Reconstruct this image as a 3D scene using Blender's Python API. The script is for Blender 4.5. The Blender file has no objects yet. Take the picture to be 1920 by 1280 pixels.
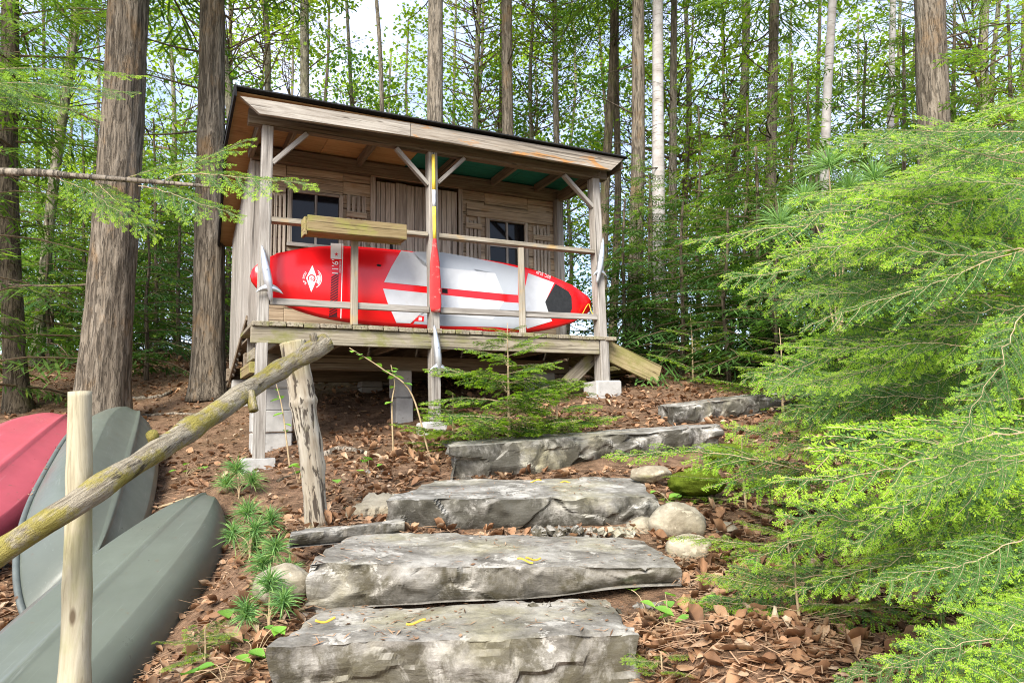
import bpy, math, random
import numpy as np
from mathutils import Matrix, Vector

rng = np.random.default_rng(7)
random.seed(7)
scene = bpy.context.scene
COL = scene.collection

# ------------------------------------------------------------------ camera
F_PX, PITCH, ROLL = 1341.28, 0.1173, -0.0192
CAM = np.array([0.0, 0.0, 0.0])
_fw = np.array([0, math.cos(PITCH), math.sin(PITCH)])
_u0 = np.array([0, -math.sin(PITCH), math.cos(PITCH)])
_r0 = np.array([1.0, 0, 0])
_rt = math.cos(ROLL) * _r0 + math.sin(ROLL) * _u0
_up = -math.sin(ROLL) * _r0 + math.cos(ROLL) * _u0
cam_data = bpy.data.cameras.new('camera')
cam = bpy.data.objects.new('camera', cam_data)
COL.objects.link(cam)
cam_data.sensor_width = 36.0
cam_data.lens = F_PX / 1920 * 36.0
cam_data.clip_start = 0.05
cam_data.clip_end = 1500
cam.matrix_world = Matrix(((_rt[0], _up[0], -_fw[0], 0), (_rt[1], _up[1], -_fw[1], 0),
                           (_rt[2], _up[2], -_fw[2], 0), (0, 0, 0, 1)))
scene.camera = cam

# ------------------------------------------------------------------ world, sun, exposure
SUN_EL, SUN_AZ = math.radians(40), math.radians(200)   # azimuth from +Y, clockwise
world = bpy.data.worlds.new('World')
scene.world = world
world.use_nodes = True
wn, wl = world.node_tree.nodes, world.node_tree.links
wn.clear()
wo = wn.new('ShaderNodeOutputWorld'); wb = wn.new('ShaderNodeBackground')
sky = wn.new('ShaderNodeTexSky'); sky.sky_type = 'NISHITA'; sky.sun_disc = False
sky.sun_elevation = SUN_EL; sky.sun_rotation = SUN_AZ; sky.air_density = 1.0; sky.dust_density = 2.0
wc = wn.new('ShaderNodeTexCoord'); wnz = wn.new('ShaderNodeTexNoise')
wnz.inputs['Scale'].default_value = 2.2; wnz.inputs['Detail'].default_value = 6; wnz.inputs['Roughness'].default_value = 0.6
wr = wn.new('ShaderNodeValToRGB')
wr.color_ramp.elements[0].position = 0.40; wr.color_ramp.elements[0].color = (.12, .12, .12, 1)
wr.color_ramp.elements[1].position = 0.62; wr.color_ramp.elements[1].color = (1, 1, 1, 1)
wm = wn.new('ShaderNodeMix'); wm.data_type = 'RGBA'
wm.inputs['B'].default_value = (3.3, 3.7, 4.9, 1)
wl.new(wc.outputs['Generated'], wnz.inputs['Vector']); wl.new(wnz.outputs['Fac'], wr.inputs['Fac'])
wl.new(wr.outputs['Color'], wm.inputs['Factor']); wl.new(sky.outputs['Color'], wm.inputs['A'])
wl.new(wm.outputs['Result'], wb.inputs['Color']); wl.new(wb.outputs['Background'], wo.inputs['Surface'])
wb.inputs['Strength'].default_value = 0.115
sun_d = bpy.data.lights.new('sun', 'SUN'); sun_d.energy = 2.7; sun_d.angle = math.radians(30); sun_d.color = (1, .95, .86)
sun = bpy.data.objects.new('sun', sun_d); COL.objects.link(sun)
sdir = Vector((math.sin(SUN_AZ) * math.cos(SUN_EL), math.cos(SUN_AZ) * math.cos(SUN_EL), math.sin(SUN_EL)))
sun.rotation_euler = sdir.to_track_quat('Z', 'Y').to_euler()
scene.view_settings.view_transform = 'Standard'
scene.view_settings.look = 'None'
scene.view_settings.gamma = 1.0
scene.view_settings.use_curve_mapping = False
scene.view_settings.exposure = 1.72
scene.cycles.max_bounces = 7; scene.cycles.diffuse_bounces = 3; scene.cycles.transmission_bounces = 4
scene.cycles.glossy_bounces = 2; scene.cycles.transparent_max_bounces = 6
scene.cycles.filter_width = 1.1; scene.cycles.denoising_prefilter = 'NONE'
scene.cycles.caustics_reflective = False; scene.cycles.caustics_refractive = False

# ------------------------------------------------------------------ helpers
def ray(x, y): return _fw + _rt * (x - 960) / F_PX - _up * (y - 640) / F_PX
def at(x, y, Y):
    d = ray(x, y); return d * (Y / d[1])
def project(P):
    P = np.asarray(P, float); d = P @ _fw
    return 960 + F_PX * (P @ _rt) / d, 640 - F_PX * (P @ _up) / d, d

def _hash(i, j, k, s):
    h = (i * 374761393 + j * 668265263 + k * 2147483647 + s * 1274126177) & 0xffffffff
    h = ((h ^ (h >> 13)) * 1274126177) & 0xffffffff
    return ((h ^ (h >> 16)) & 0xffff) / 65535.0
def vnoise(P, seed=0):
    P = np.asarray(P, float); I = np.floor(P).astype(np.int64); f = P - I; f = f * f * (3 - 2 * f)
    i, j, k = I[..., 0], I[..., 1], I[..., 2]; out = 0
    for a in (0, 1):
        for b in (0, 1):
            for c in (0, 1):
                w = (f[..., 0] if a else 1 - f[..., 0]) * (f[..., 1] if b else 1 - f[..., 1]) * (f[..., 2] if c else 1 - f[..., 2])
                out = out + w * _hash(i + a, j + b, k + c, seed)
    return out * 2 - 1
def fbm(P, seed=0, o=4):
    P = np.asarray(P, float); s = 0; a = 1.0; t = 0
    for q in range(o):
        s = s + a * vnoise(P * 2 ** q, seed + q * 17); t += a; a *= .5
    return s / t

class MB:
    """collects faces, builds ONE mesh"""
    def __init__(s): s.V = []; s.Q = []; s.T = []; s.qm = []; s.tm = []; s.R = []; s.n = 0
    def add(s, V, Q=None, T=None, m=0, rnd=0.5, tm=None):
        V = np.asarray(V, float).reshape(-1, 3)
        s.V.append(V); s.R.append(np.full(len(V), rnd) if np.isscalar(rnd) else np.asarray(rnd, float))
        if Q is not None and len(Q):
            Q = np.asarray(Q, np.int64).reshape(-1, 4); s.Q.append(Q + s.n); s.qm.append(np.full(len(Q), m) if np.isscalar(m) else m)
        if T is not None and len(T):
            T = np.asarray(T, np.int64).reshape(-1, 3); s.T.append(T + s.n)
            mm = m if tm is None else tm
            s.tm.append(np.full(len(T), mm) if np.isscalar(mm) else mm)
        s.n += len(V); return s
    def arrays(s):
        V = np.concatenate(s.V); R = np.concatenate(s.R)
        Q = np.concatenate(s.Q) if s.Q else np.zeros((0, 4), np.int64); T = np.concatenate(s.T) if s.T else np.zeros((0, 3), np.int64)
        qm = np.concatenate(s.qm) if s.qm else np.zeros(0, int); tm = np.concatenate(s.tm) if s.tm else np.zeros(0, int)
        return V, R, Q, T, qm, tm
    def mesh(s, name, mats, smooth=False):
        V, R, Q, T, qm, tm = s.arrays()
        me = bpy.data.meshes.new(name)
        me.vertices.add(len(V)); me.vertices.foreach_set('co', V.astype(np.float32).ravel())
        loops = np.concatenate([Q.ravel(), T.ravel()]).astype(np.int32)
        me.loops.add(len(loops)); me.loops.foreach_set('vertex_index', loops)
        tot = np.concatenate([np.full(len(Q), 4), np.full(len(T), 3)]).astype(np.int32)
        st = np.concatenate([[0], np.cumsum(tot)[:-1]]).astype(np.int32)
        me.polygons.add(len(tot)); me.polygons.foreach_set('loop_start', st)
        me.polygons.foreach_set('material_index', np.concatenate([qm, tm]).astype(np.int32))
        me.polygons.foreach_set('use_smooth', np.full(len(tot), bool(smooth)))
        for m in (mats if isinstance(mats, (list, tuple)) else [mats]): me.materials.append(MAT[m])
        a = me.attributes.new('rnd', 'FLOAT', 'POINT'); a.data.foreach_set('value', R.astype(np.float32))
        me.update(calc_edges=True); me.validate()
        return me
    def build(s, name, mats, parent=None, smooth=False, mat=None):
        return link(name, s.mesh(name, mats, smooth), parent, mat)

def link(name, data, parent=None, mat=None):
    o = bpy.data.objects.new(name, data); COL.objects.link(o)
    if parent is not None: o.parent = parent
    if mat is not None: o.matrix_basis = mat
    return o
def tag(o, label=None, cat=None, group=None, kind=None):
    if label: o['label'] = label
    if cat: o['category'] = cat
    if group: o['group'] = group
    if kind: o['kind'] = kind
    return o
def thing(name, label, cat, loc=(0, 0, 0), rz=0, group=None):
    o = link(name, None); o.location = loc; o.rotation_euler = (0, 0, rz); return tag(o, label, cat, group)
def frame(x, up=(0, 0, 1), loc=(0, 0, 0)):
    x = Vector(x).normalized(); up = Vector(up); y = up.cross(x)
    if y.length < 1e-4: y = Vector((0, 1, 0))
    y.normalize(); z = x.cross(y)
    return Matrix(((x.x, y.x, z.x, loc[0]), (x.y, y.y, z.y, loc[1]), (x.z, y.z, z.z, loc[2]), (0, 0, 0, 1)))

def box_arr(lx, ly, lz, ch=0.004, jit=0.0):
    """chamfered box centred at origin: 24 verts"""
    hx, hy, hz = lx / 2, ly / 2, lz / 2; ch = min(ch, hx * .4, hy * .4, hz * .4)
    V = []; idx = {}
    for sx in (-1, 1):
        for sy in (-1, 1):
            for sz in (-1, 1):
                for k in range(3):
                    p = [sx * (hx if k == 0 else hx - ch), sy * (hy if k == 1 else hy - ch), sz * (hz if k == 2 else hz - ch)]
                    idx[(sx, sy, sz, k)] = len(V); V.append(p)
    Q = []; T = []
    def quad(a, b, c, d, n):
        P = [np.array(V[i]) for i in (a, b, c, d)]
        if np.dot(np.cross(P[1] - P[0], P[2] - P[0]), n) < 0: Q.append((d, c, b, a))
        else: Q.append((a, b, c, d))
    for k in range(3):
        o = [i for i in range(3) if i != k]
        for s in (-1, 1):
            c = []
            for (a, b) in ((-1, -1), (1, -1), (1, 1), (-1, 1)):
                t = [0, 0, 0]; t[k] = s; t[o[0]] = a; t[o[1]] = b; c.append(idx[(*t, k)])
            n = np.zeros(3); n[k] = s; quad(*c, n)
    for k in range(3):
        o = [i for i in range(3) if i != k]
        for a in (-1, 1):
            for b in (-1, 1):
                t0 = [0, 0, 0]; t1 = [0, 0, 0]; t0[k] = -1; t1[k] = 1
                for t in (t0, t1): t[o[0]] = a; t[o[1]] = b
                n = np.zeros(3); n[o[0]] = a; n[o[1]] = b
                quad(idx[(*t0, o[0])], idx[(*t1, o[0])], idx[(*t1, o[1])], idx[(*t0, o[1])], n)
    for sx in (-1, 1):
        for sy in (-1, 1):
            for sz in (-1, 1):
                a = [idx[(sx, sy, sz, k)] for k in range(3)]
                if sx * sy * sz < 0: a = a[::-1]
                T.append(a)
    V = np.array(V)
    if jit: V = V + rng.normal(0, jit, V.shape)
    return V, Q, T
def box(name, mat, parent, lo, hi, grain='x', ch=.004, jit=.0012):
    """axis-aligned (in the parent's frame) board; its local X runs along the grain"""
    lo = np.array(lo, float); hi = np.array(hi, float); c = (lo + hi) / 2; d = hi - lo
    ax = {'x': (1, 0, 0), 'y': (0, 1, 0), 'z': (0, 0, 1)}[grain]
    M = frame(ax, (0, 0, 1) if grain != 'z' else (0, -1, 0), c)
    R = np.array(M.to_3x3()); dl = np.abs(R.T @ d)
    V, Q, T = box_arr(dl[0], dl[1], dl[2], ch, jit)
    return MB().add(V, Q, T).build(name, mat, parent, mat=M)
def bar(name, mat, parent, p0, p1, w, h, up=(0, 0, 1), ch=.004, jit=.0012):
    p0 = Vector(p0); p1 = Vector(p1)
    V, Q, T = box_arr((p1 - p0).length, w, h, ch, jit)
    return MB().add(V, Q, T).build(name, mat, parent, mat=frame(p1 - p0, up, (p0 + p1) / 2))
def tube(P, R, n=8, cap=True):
    P = np.asarray(P, float); m = len(P); R = np.broadcast_to(np.asarray(R, float), (m,))
    t = np.gradient(P, axis=0); t /= np.linalg.norm(t, axis=1)[:, None] + 1e-9
    ref = np.array([0, 0, 1.0]) if abs(t[0][2]) < .9 else np.array([1.0, 0, 0])
    a = np.cross(ref, t); a /= np.linalg.norm(a, axis=1)[:, None] + 1e-9; b = np.cross(t, a)
    th = np.arange(n) * 2 * np.pi / n
    V = P[:, None, :] + R[:, None, None] * (np.cos(th)[None, :, None] * a[:, None, :] + np.sin(th)[None, :, None] * b[:, None, :])
    V = V.reshape(-1, 3); i = np.arange(m - 1)[:, None] * n; j = np.arange(n)[None, :]; j2 = (j + 1) % n
    Q = np.stack([i + j, i + j2, i + n + j2, i + n + j], -1).reshape(-1, 4)
    T = []
    if cap:
        c0 = len(V); V = np.vstack([V, P[:1], P[-1:]])
        T = [(c0, (k + 1) % n, k) for k in range(n)] + [(c0 + 1, (m - 1) * n + k, (m - 1) * n + (k + 1) % n) for k in range(n)]
    return V, Q, T
def spline(pts, n):
    pts = np.asarray(pts, float); k = len(pts)
    if k == 2: return pts[0] + (pts[1] - pts[0]) * np.linspace(0, 1, n)[:, None]
    t = np.linspace(0, k - 1, n); P = np.vstack([2 * pts[0] - pts[1], pts, 2 * pts[-1] - pts[-2]]); out = []
    for u in t:
        i = min(int(u), k - 2); f = u - i; p0, p1, p2, p3 = P[i], P[i + 1], P[i + 2], P[i + 3]
        out.append(.5 * ((2 * p1) + (-p0 + p2) * f + (2 * p0 - 5 * p1 + 4 * p2 - p3) * f * f + (-p0 + 3 * p1 - 3 * p2 + p3) * f ** 3))
    return np.array(out)
def prism(poly, y0, y1):
    """polygon in (x,z) extruded from y0 (front) to y1; triangulated as a fan from the centroid"""
    p = np.asarray(poly, float); n = len(p); c = p.mean(0)
    A = np.column_stack([p[:, 0], np.full(n, y0), p[:, 1]]); B = A.copy(); B[:, 1] = y1
    V = np.vstack([A, B, [[c[0], y0, c[1]]], [[c[0], y1, c[1]]]])
    T = [(2 * n, i, (i + 1) % n) for i in range(n)] + [(2 * n + 1, n + (i + 1) % n, n + i) for i in range(n)]
    Q = [(i, n + i, n + (i + 1) % n, (i + 1) % n) for i in range(n)]
    return V, Q, T

# ------------------------------------------------------------------ materials
MAT = {}
class NT:
    def __init__(s, name):
        m = bpy.data.materials.new(name); m.use_nodes = True; s.m = m; s.n = m.node_tree.nodes; s.l = m.node_tree.links; s.n.clear()
        s.out = s.n.new('ShaderNodeOutputMaterial'); MAT[name] = m
        s.tc = s.n.new('ShaderNodeTexCoord')
    def node(s, t, **k):
        n = s.n.new(t)
        for a, b in k.items(): setattr(n, a, b)
        return n
    def put(s, sock, v):
        if hasattr(v, 'is_linked') or hasattr(v, 'links'): s.l.new(v, sock)
        else: sock.default_value = v
    def coord(s, scale=(1, 1, 1), rnd=True, use='Object', amt=37.0):
        mp = s.node('ShaderNodeMapping'); s.l.new(s.tc.outputs[use], mp.inputs['Vector']); mp.inputs['Scale'].default_value = scale
        if rnd:
            oi = s.node('ShaderNodeObjectInfo'); mu = s.node('ShaderNodeMath', operation='MULTIPLY'); s.l.new(oi.outputs['Random'], mu.inputs[0]); mu.inputs[1].default_value = amt
            s.l.new(mu.outputs[0], mp.inputs['Location'])
        return mp.outputs['Vector']
    def noise(s, vec, scale=5, detail=4, rough=.55, dist=0):
        n = s.node('ShaderNodeTexNoise'); s.l.new(vec, n.inputs['Vector']); n.inputs['Scale'].default_value = scale
        n.inputs['Detail'].default_value = detail; n.inputs['Roughness'].default_value = rough; n.inputs['Distortion'].default_value = dist
        return n.outputs['Fac']
    def ramp(s, fac, stops):
        r = s.node('ShaderNodeValToRGB'); s.l.new(fac, r.inputs['Fac']); e = r.color_ramp.elements
        while len(e) < len(stops): e.new(.5)
        for el, (p, c) in zip(e, stops):
            el.position = p; el.color = (*c, 1) if not np.isscalar(c) else (c, c, c, 1)
        return r.outputs['Color']
    def mix(s, fac, a, b, mode='MIX'):
        m = s.node('ShaderNodeMix', data_type='RGBA', blend_type=mode)
        s.put(m.inputs['Factor'], fac)
        for k, v in (('A', a), ('B', b)):
            s.put(m.inputs[k], (*v, 1) if isinstance(v, tuple) and len(v) == 3 else v)
        return m.outputs['Result']
    def math(s, op, a, b=0.0):
        m = s.node('ShaderNodeMath', operation=op); s.put(m.inputs[0], a); s.put(m.inputs[1], b); return m.outputs[0]
    def rnd(s):
        return s.node('ShaderNodeObjectInfo').outputs['Random']
    def attr(s, name='rnd'):
        return s.node('ShaderNodeAttribute', attribute_name=name).outputs['Fac']
    def bump(s, h, strength=.4, dist=.01):
        b = s.node('ShaderNodeBump'); s.l.new(h, b.inputs['Height']); b.inputs['Strength'].default_value = strength; b.inputs['Distance'].default_value = dist
        return b.outputs['Normal']
    def principled(s, col, rough=.8, normal=None, spec=.3, metal=0):
        p = s.node('ShaderNodeBsdfPrincipled'); s.put(p.inputs['Base Color'], (*col, 1) if isinstance(col, tuple) else col)
        s.put(p.inputs['Roughness'], rough); p.inputs['Specular IOR Level'].default_value = spec; p.inputs['Metallic'].default_value = metal
        if normal is not None: s.l.new(normal, p.inputs['Normal'])
        s.l.new(p.outputs[0], s.out.inputs['Surface']); return p

def wood(name, dark, mid, light, moss=None, moss_amt=.6, crack=True, orange=None, rough=.85):
    t = NT(name)
    g = t.noise(t.coord((1.2, 26, 26)), 2.2, 6, .65, .6)
    g2 = t.noise(t.coord((.9, 4, 4)), 1.6, 4, .6)
    c = t.ramp(g, [(.28, dark), (.5, mid), (.72, light)])
    c = t.mix(t.ramp(g2, [(.35, .0), (.7, .45)]), c, dark)
    v = t.math('MULTIPLY_ADD', t.rnd(), .5); t.n[-1].inputs[2].default_value = .75
    c = t.mix(1.0, c, v, 'MULTIPLY') if False else c
    oi = t.ramp(t.rnd(), [(0, tuple(x * .78 for x in (1, 1, 1))), (1, (1.0, 1.0, 1.0))])
    c = t.mix(1.0, c, oi, 'MULTIPLY')
    if orange:
        c = t.mix(t.ramp(t.noise(t.coord((1.1, 4, 4)), 2.6, 5, .6, .8), [(.52, 0.), (.6, .9)]), c, orange)
    if moss:
        c = t.mix(t.ramp(t.noise(t.coord((2, 3, 3)), 2.0, 5, .65), [(moss_amt - .06, 0.), (moss_amt + .1, .8)]), c, moss)
    h = g
    if crack:
        cr = t.noise(t.coord((.55, 34, 34)), 1.7, 3, .5, .3)
        k = t.ramp(cr, [(.60, 0.), (.67, 1.)])
        c = t.mix(t.math('MULTIPLY', k, .75), c, tuple(x * .22 for x in dark)); 
        h = t.math('SUBTRACT', g, k)
    kn = t.node('ShaderNodeTexVoronoi'); t.l.new(t.coord((1.6, 7, 7)), kn.inputs['Vector']); kn.inputs['Scale'].default_value = 1.5
    c = t.mix(t.ramp(kn.outputs['Distance'], [(.05, .8), (.1, 0.)]), c, tuple(x * .5 for x in dark))
    t.principled(c, rough, t.bump(h, .5, .006), .2)
wood('wood_grey', (.15, .13, .11), (.34, .315, .28), (.50, .475, .43))
wood('wood_rail', (.16, .13, .09), (.36, .32, .25), (.50, .46, .38), moss=(.42, .27, .10), moss_amt=.60)
wood('wood_deck', (.12, .10, .07), (.30, .26, .19), (.44, .40, .31), moss=(.17, .17, .05), moss_amt=.55)
wood('wood_beam', (.10, .075, .05), (.22, .175, .125), (.32, .27, .20))
wood('wood_siding', (.17, .125, .08), (.40, .315, .215), (.54, .45, .33), moss=(.27, .17, .085), moss_amt=.62)
wood('wood_door', (.14, .115, .09), (.38, .325, .26), (.53, .475, .395))
wood('wood_planter', (.13, .09, .04), (.29, .22, .11), (.38, .30, .165), moss=(.22, .22, .05), moss_amt=.55)
wood('wood_fascia', (.18, .145, .105), (.38, .335, .275), (.52, .475, .40), orange=(.40, .20, .065))
wood('wood_fascia_plain', (.18, .15, .115), (.38, .345, .295), (.52, .485, .42))
wood('wood_stringer', (.16, .12, .05), (.36, .29, .15), (.45, .38, .22), moss=(.20, .19, .06), moss_amt=.5)
wood('ply_orange', (.34, .19, .075), (.52, .33, .15), (.60, .41, .21), crack=False, moss=(.22, .13, .06), moss_amt=.62)  # both ply colours brightened to bake in light bounced up under the porch ceiling
wood('ply_green', (.02, .16, .12), (.03, .25, .19), (.05, .30, .23), crack=False, moss=(.10, .14, .09), moss_amt=.66)

def simple(name, col, rough=.6, var=.15, nscale=6, spec=.3, metal=0, bump=0, bscale=40, dirt=None, dirt_at=.6):
    t = NT(name); n = t.noise(t.coord(), nscale, 5, .6)
    c = t.ramp(n, [(.3, tuple(x * (1 - var) for x in col)), (.7, tuple(min(1, x * (1 + var)) for x in col))])
    if dirt: c = t.mix(t.ramp(t.noise(t.coord((1.3, 1.3, 1.3)), nscale * .8, 6, .7), [(dirt_at, 0.), (dirt_at + .12, .8)]), c, dirt)
    t.principled(c, rough, t.bump(t.noise(t.coord(), bscale, 4), bump, .005) if bump else None, spec, metal)
simple('board_red', (.72, .008, .012), .22, .06, 3, .5)
simple('board_white', (.50, .515, .535), .45, .10, 7, .3, dirt=(.40, .38, .34), dirt_at=.62)
simple('board_grey', (.36, .39, .43), .5, .06, 5)
simple('pad_black', (.016, .018, .020), .8, .3, 30, bump=.5, bscale=25)
simple('print_dark', (.05, .006, .008), .35, .1)
simple('print_white', (.78, .76, .76), .35, .05)
simple('hole_black', (.006, .006, .006), .8, .1)
simple('paint_yellow', (.72, .52, .06), .6, .12, 20, dirt=(.55, .52, .45), dirt_at=.60)
simple('paint_red', (.52, .035, .035), .55, .15, 12, dirt=(.50, .40, .33), dirt_at=.57)
simple('silver', (.56, .58, .60), .35, .12, 14, .5, .75)
simple('concrete', (.36, .35, .33), .95, .16, 9, .1, bump=.35, bscale=60, dirt=(.20, .18, .14), dirt_at=.6)
simple('shingle', (.025, .025, .026), .95, .4, 60, .1, bump=.8, bscale=90)
simple('rope', (.55, .52, .46), .9, .2, 60)
simple('rope_yellow', (.75, .50, .05), .8, .2, 60)
simple('gunwale', (.10, .115, .108), .5, .2, 12, dirt=(.16, .11, .07))
simple('moss', (.075, .10, .012), 1, .45, 18, .0, bump=1, bscale=120)
simple('twig_litter', (.34, .215, .13), .9, .5, 4)
simple('stem', (.12, .085, .05), .9, .3, 30)
simple('stem_pale', (.36, .27, .16), .9, .3, 30)
simple('catkin', (.55, .36, .05), .9, .3, 30)
simple('glass_dark', (.006, .006, .007), .05, .1, 3, .25)

def canoe_mat(name, col, light):
    t = NT(name)
    c = t.ramp(t.noise(t.coord(), 1.8, 5, .6), [(.3, tuple(x * .86 for x in col)), (.75, tuple(x * 1.14 for x in col))])
    c = t.mix(t.ramp(t.noise(t.coord((.5, 14, 14)), 3, 5, .7, 1.), [(.60, 0.), (.68, .30)]), c, light)
    c = t.mix(t.ramp(t.noise(t.coord(), 22, 3, .6), [(.66, 0.), (.73, .55)]), c, (.12, .09, .06))
    c = t.mix(t.ramp(t.noise(t.coord((1, 1, 1)), 3.3, 6, .7), [(.52, 0.), (.8, .35)]), c, tuple(x * .62 for x in col))
    t.principled(c, t.ramp(t.noise(t.coord(), 5, 4), [(.3, .27), (.7, .5)]), t.bump(t.noise(t.coord(), 60, 4), .08, .004), .35)
canoe_mat('canoe_grey', (.108, .122, .100), (.25, .27, .245))
canoe_mat('canoe_pink', (.40, .075, .10), (.50, .20, .22))

def bark(name, a, b, c, zs=.18, moss=None, dist=.03):
    t = NT(name)
    v = t.coord((1, 1, zs))
    n = t.noise(v, 16, 6, .65, .7); n2 = t.noise(t.coord((1, 1, .5)), 1.7, 4, .6)
    crk = t.ramp(t.noise(t.coord((1, 1, zs * .55)), 34, 5, .6, 1.2), [(.38, 0.), (.50, 1.)])
    col = t.ramp(n, [(.25, a), (.5, b), (.75, c)])
    col = t.mix(t.ramp(n2, [(.4, 0.), (.75, .5)]), col, tuple(x * .72 for x in b))
    col = t.mix(t.math('MULTIPLY', t.math('SUBTRACT', 1.0, crk), .6), col, tuple(x * .35 for x in a))
    if moss: col = t.mix(t.ramp(t.noise(t.coord((1, 1, .5)), 3.5, 6, .7), [(.54, 0.), (.70, .75)]), col, moss)
    h = t.math('ADD', t.math('MULTIPLY', crk, .5), n)
    t.principled(col, .95, t.bump(h, .9, dist), .1)
bark('bark_hemlock', (.065, .053, .04), (.165, .138, .105), (.28, .245, .195), .16, moss=(.22, .14, .07))
bark('bark_grey', (.10, .085, .065), (.24, .205, .16), (.36, .32, .265), .2)
bark('bark_dark', (.05, .04, .03), (.125, .10, .07), (.21, .17, .125), .2, moss=(.10, .11, .03))
bark('bark_maple', (.11, .10, .075), (.23, .21, .155), (.33, .31, .24), .35, moss=(.14, .16, .05))
t = NT('bark_birch')
n = t.noise(t.coord((1, 1, 9)), 4, 5, .6, .4); pk = t.noise(t.coord((1, 1, 1.2)), 5, 4, .6)
c = t.ramp(pk, [(.3, (.26, .235, .215)), (.55, (.38, .36, .345)), (.8, (.46, .44, .42))])
c = t.mix(t.ramp(n, [(.58, 0.), (.64, .85)]), c, (.08, .065, .05))
t.principled(c, .75, t.bump(n, .4, .01), .2)
t = NT('log_old')
v = t.coord((.4, 6, 6)); n = t.noise(v, 6, 8, .72, 1.0); m = t.noise(t.coord((1, 1.4, 1.4)), 3.6, 6, .7)
c = t.ramp(n, [(.30, (.07, .055, .038)), (.46, (.27, .23, .165)), (.68, (.48, .43, .33))])
c = t.mix(t.ramp(m, [(.46, 0.), (.54, .85)]), c, (.29, .245, .045))
n = t.math('ADD', n, t.noise(t.coord((.5, 6, 6)), 14, 5, .7, .6))
c = t.mix(t.ramp(t.noise(t.coord((.4, 9, 9)), 3, 4, .6), [(.62, 0.), (.68, .85)]), c, (.035, .028, .02))
t.principled(c, .9, t.bump(n, 1., .02), .15)
t = NT('log_peeling')
v = t.coord((.5, 4, 4)); n = t.noise(v, 5, 6, .65, .6); m = t.noise(t.coord((.8, 5.5, 5.5)), 7, 6, .65, .6)
c = t.ramp(n, [(.28, (.22, .17, .11)), (.5, (.40, .35, .27)), (.72, (.54, .49, .40))])
c = t.mix(t.ramp(m, [(.53, 0.), (.57, .92)]), c, (.06, .047, .036))
c = t.mix(t.ramp(t.noise(t.coord(), 2.3, 4, .6), [(.55, 0.), (.7, .6)]), c, (.33, .29, .10))
t.principled(c, .9, t.bump(t.math('SUBTRACT', n, m), .6, .01), .15)
t = NT('log_peeled')
v = t.coord((.6, 5, 5)); n = t.noise(v, 4.6, 7, .7, .7)
c = t.ramp(n, [(.30, (.16, .13, .08)), (.46, (.34, .30, .205)), (.72, (.46, .42, .31))])
c = t.mix(t.ramp(t.noise(t.coord((.3, 14, 14)), 3, 4, .5), [(.62, 0.), (.67, .7)]), c, (.07, .055, .04))
c = t.mix(t.ramp(t.noise(t.coord((1, 2, 2)), 2.2, 5, .65), [(.50, 0.), (.66, .6)]), c, (.25, .26, .10))
kn = t.node('ShaderNodeTexVoronoi'); t.l.new(t.coord((3, 8, 8)), kn.inputs['Vector']); kn.inputs['Scale'].default_value = 1.1
c = t.mix(t.ramp(kn.outputs['Distance'], [(.06, .9), (.12, 0.)]), c, (.10, .07, .04))
t.principled(c, .75, t.bump(n, .5, .008), .2)

def stone(name, dark, mid, light, stain, stain_at=.55, ochre=(.30, .27, .15)):
    t = NT(name)
    v = t.coord((1, 1, 1.8)); n = t.noise(v, 4.0, 10, .74, .4); f = t.noise(t.coord((1, 1, 3)), 26, 5, .65)
    c = t.ramp(n, [(.36, dark), (.48, mid), (.60, light)])
    c = t.mix(t.ramp(t.noise(t.coord((1, 1, 1.3)), 6.0, 8, .72, .3), [(.565, 0.), (.58, .75)]), c, tuple(min(.7, x * 1.35) for x in light))
    c = t.mix(t.ramp(t.noise(t.coord(), 1.9, 5, .6), [(.50, 0.), (.66, .55)]), c, ochre)
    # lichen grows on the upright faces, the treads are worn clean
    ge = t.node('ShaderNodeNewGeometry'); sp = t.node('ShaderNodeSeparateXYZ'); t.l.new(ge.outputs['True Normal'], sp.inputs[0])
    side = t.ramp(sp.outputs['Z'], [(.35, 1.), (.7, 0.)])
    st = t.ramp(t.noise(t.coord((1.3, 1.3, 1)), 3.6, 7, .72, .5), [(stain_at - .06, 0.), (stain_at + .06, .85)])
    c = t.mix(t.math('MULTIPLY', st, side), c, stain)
    c = t.mix(t.ramp(f, [(.35, .35), (.6, 0.)]), c, tuple(x * .5 for x in mid))
    t.principled(c, .9, t.bump(t.math('ADD', n, t.math('MULTIPLY', f, .35)), .65, .015), .15)
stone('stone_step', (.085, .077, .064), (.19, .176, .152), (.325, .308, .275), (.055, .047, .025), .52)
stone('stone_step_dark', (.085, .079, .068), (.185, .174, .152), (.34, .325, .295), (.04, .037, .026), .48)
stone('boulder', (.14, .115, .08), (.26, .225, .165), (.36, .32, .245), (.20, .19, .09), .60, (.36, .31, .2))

t = NT('ground_soil')
v = t.coord(rnd=False); n = t.noise(v, 9, 7, .7); n2 = t.noise(v, .9, 5, .6); n3 = t.noise(t.coord((1, 1, 1), False), 55, 4, .6)
c = t.ramp(n, [(.3, (.065, .042, .028)), (.5, (.19, .118, .075)), (.72, (.32, .205, .132))])
c = t.mix(t.ramp(n2, [(.45, 0.), (.7, .45)]), c, (.075, .06, .03))
c = t.mix(t.ramp(n3, [(.55, 0.), (.7, .6)]), c, (.24, .13, .07))
t.principled(c, 1, t.bump(t.math('ADD', n, n3), 1, .03), .05)

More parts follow.
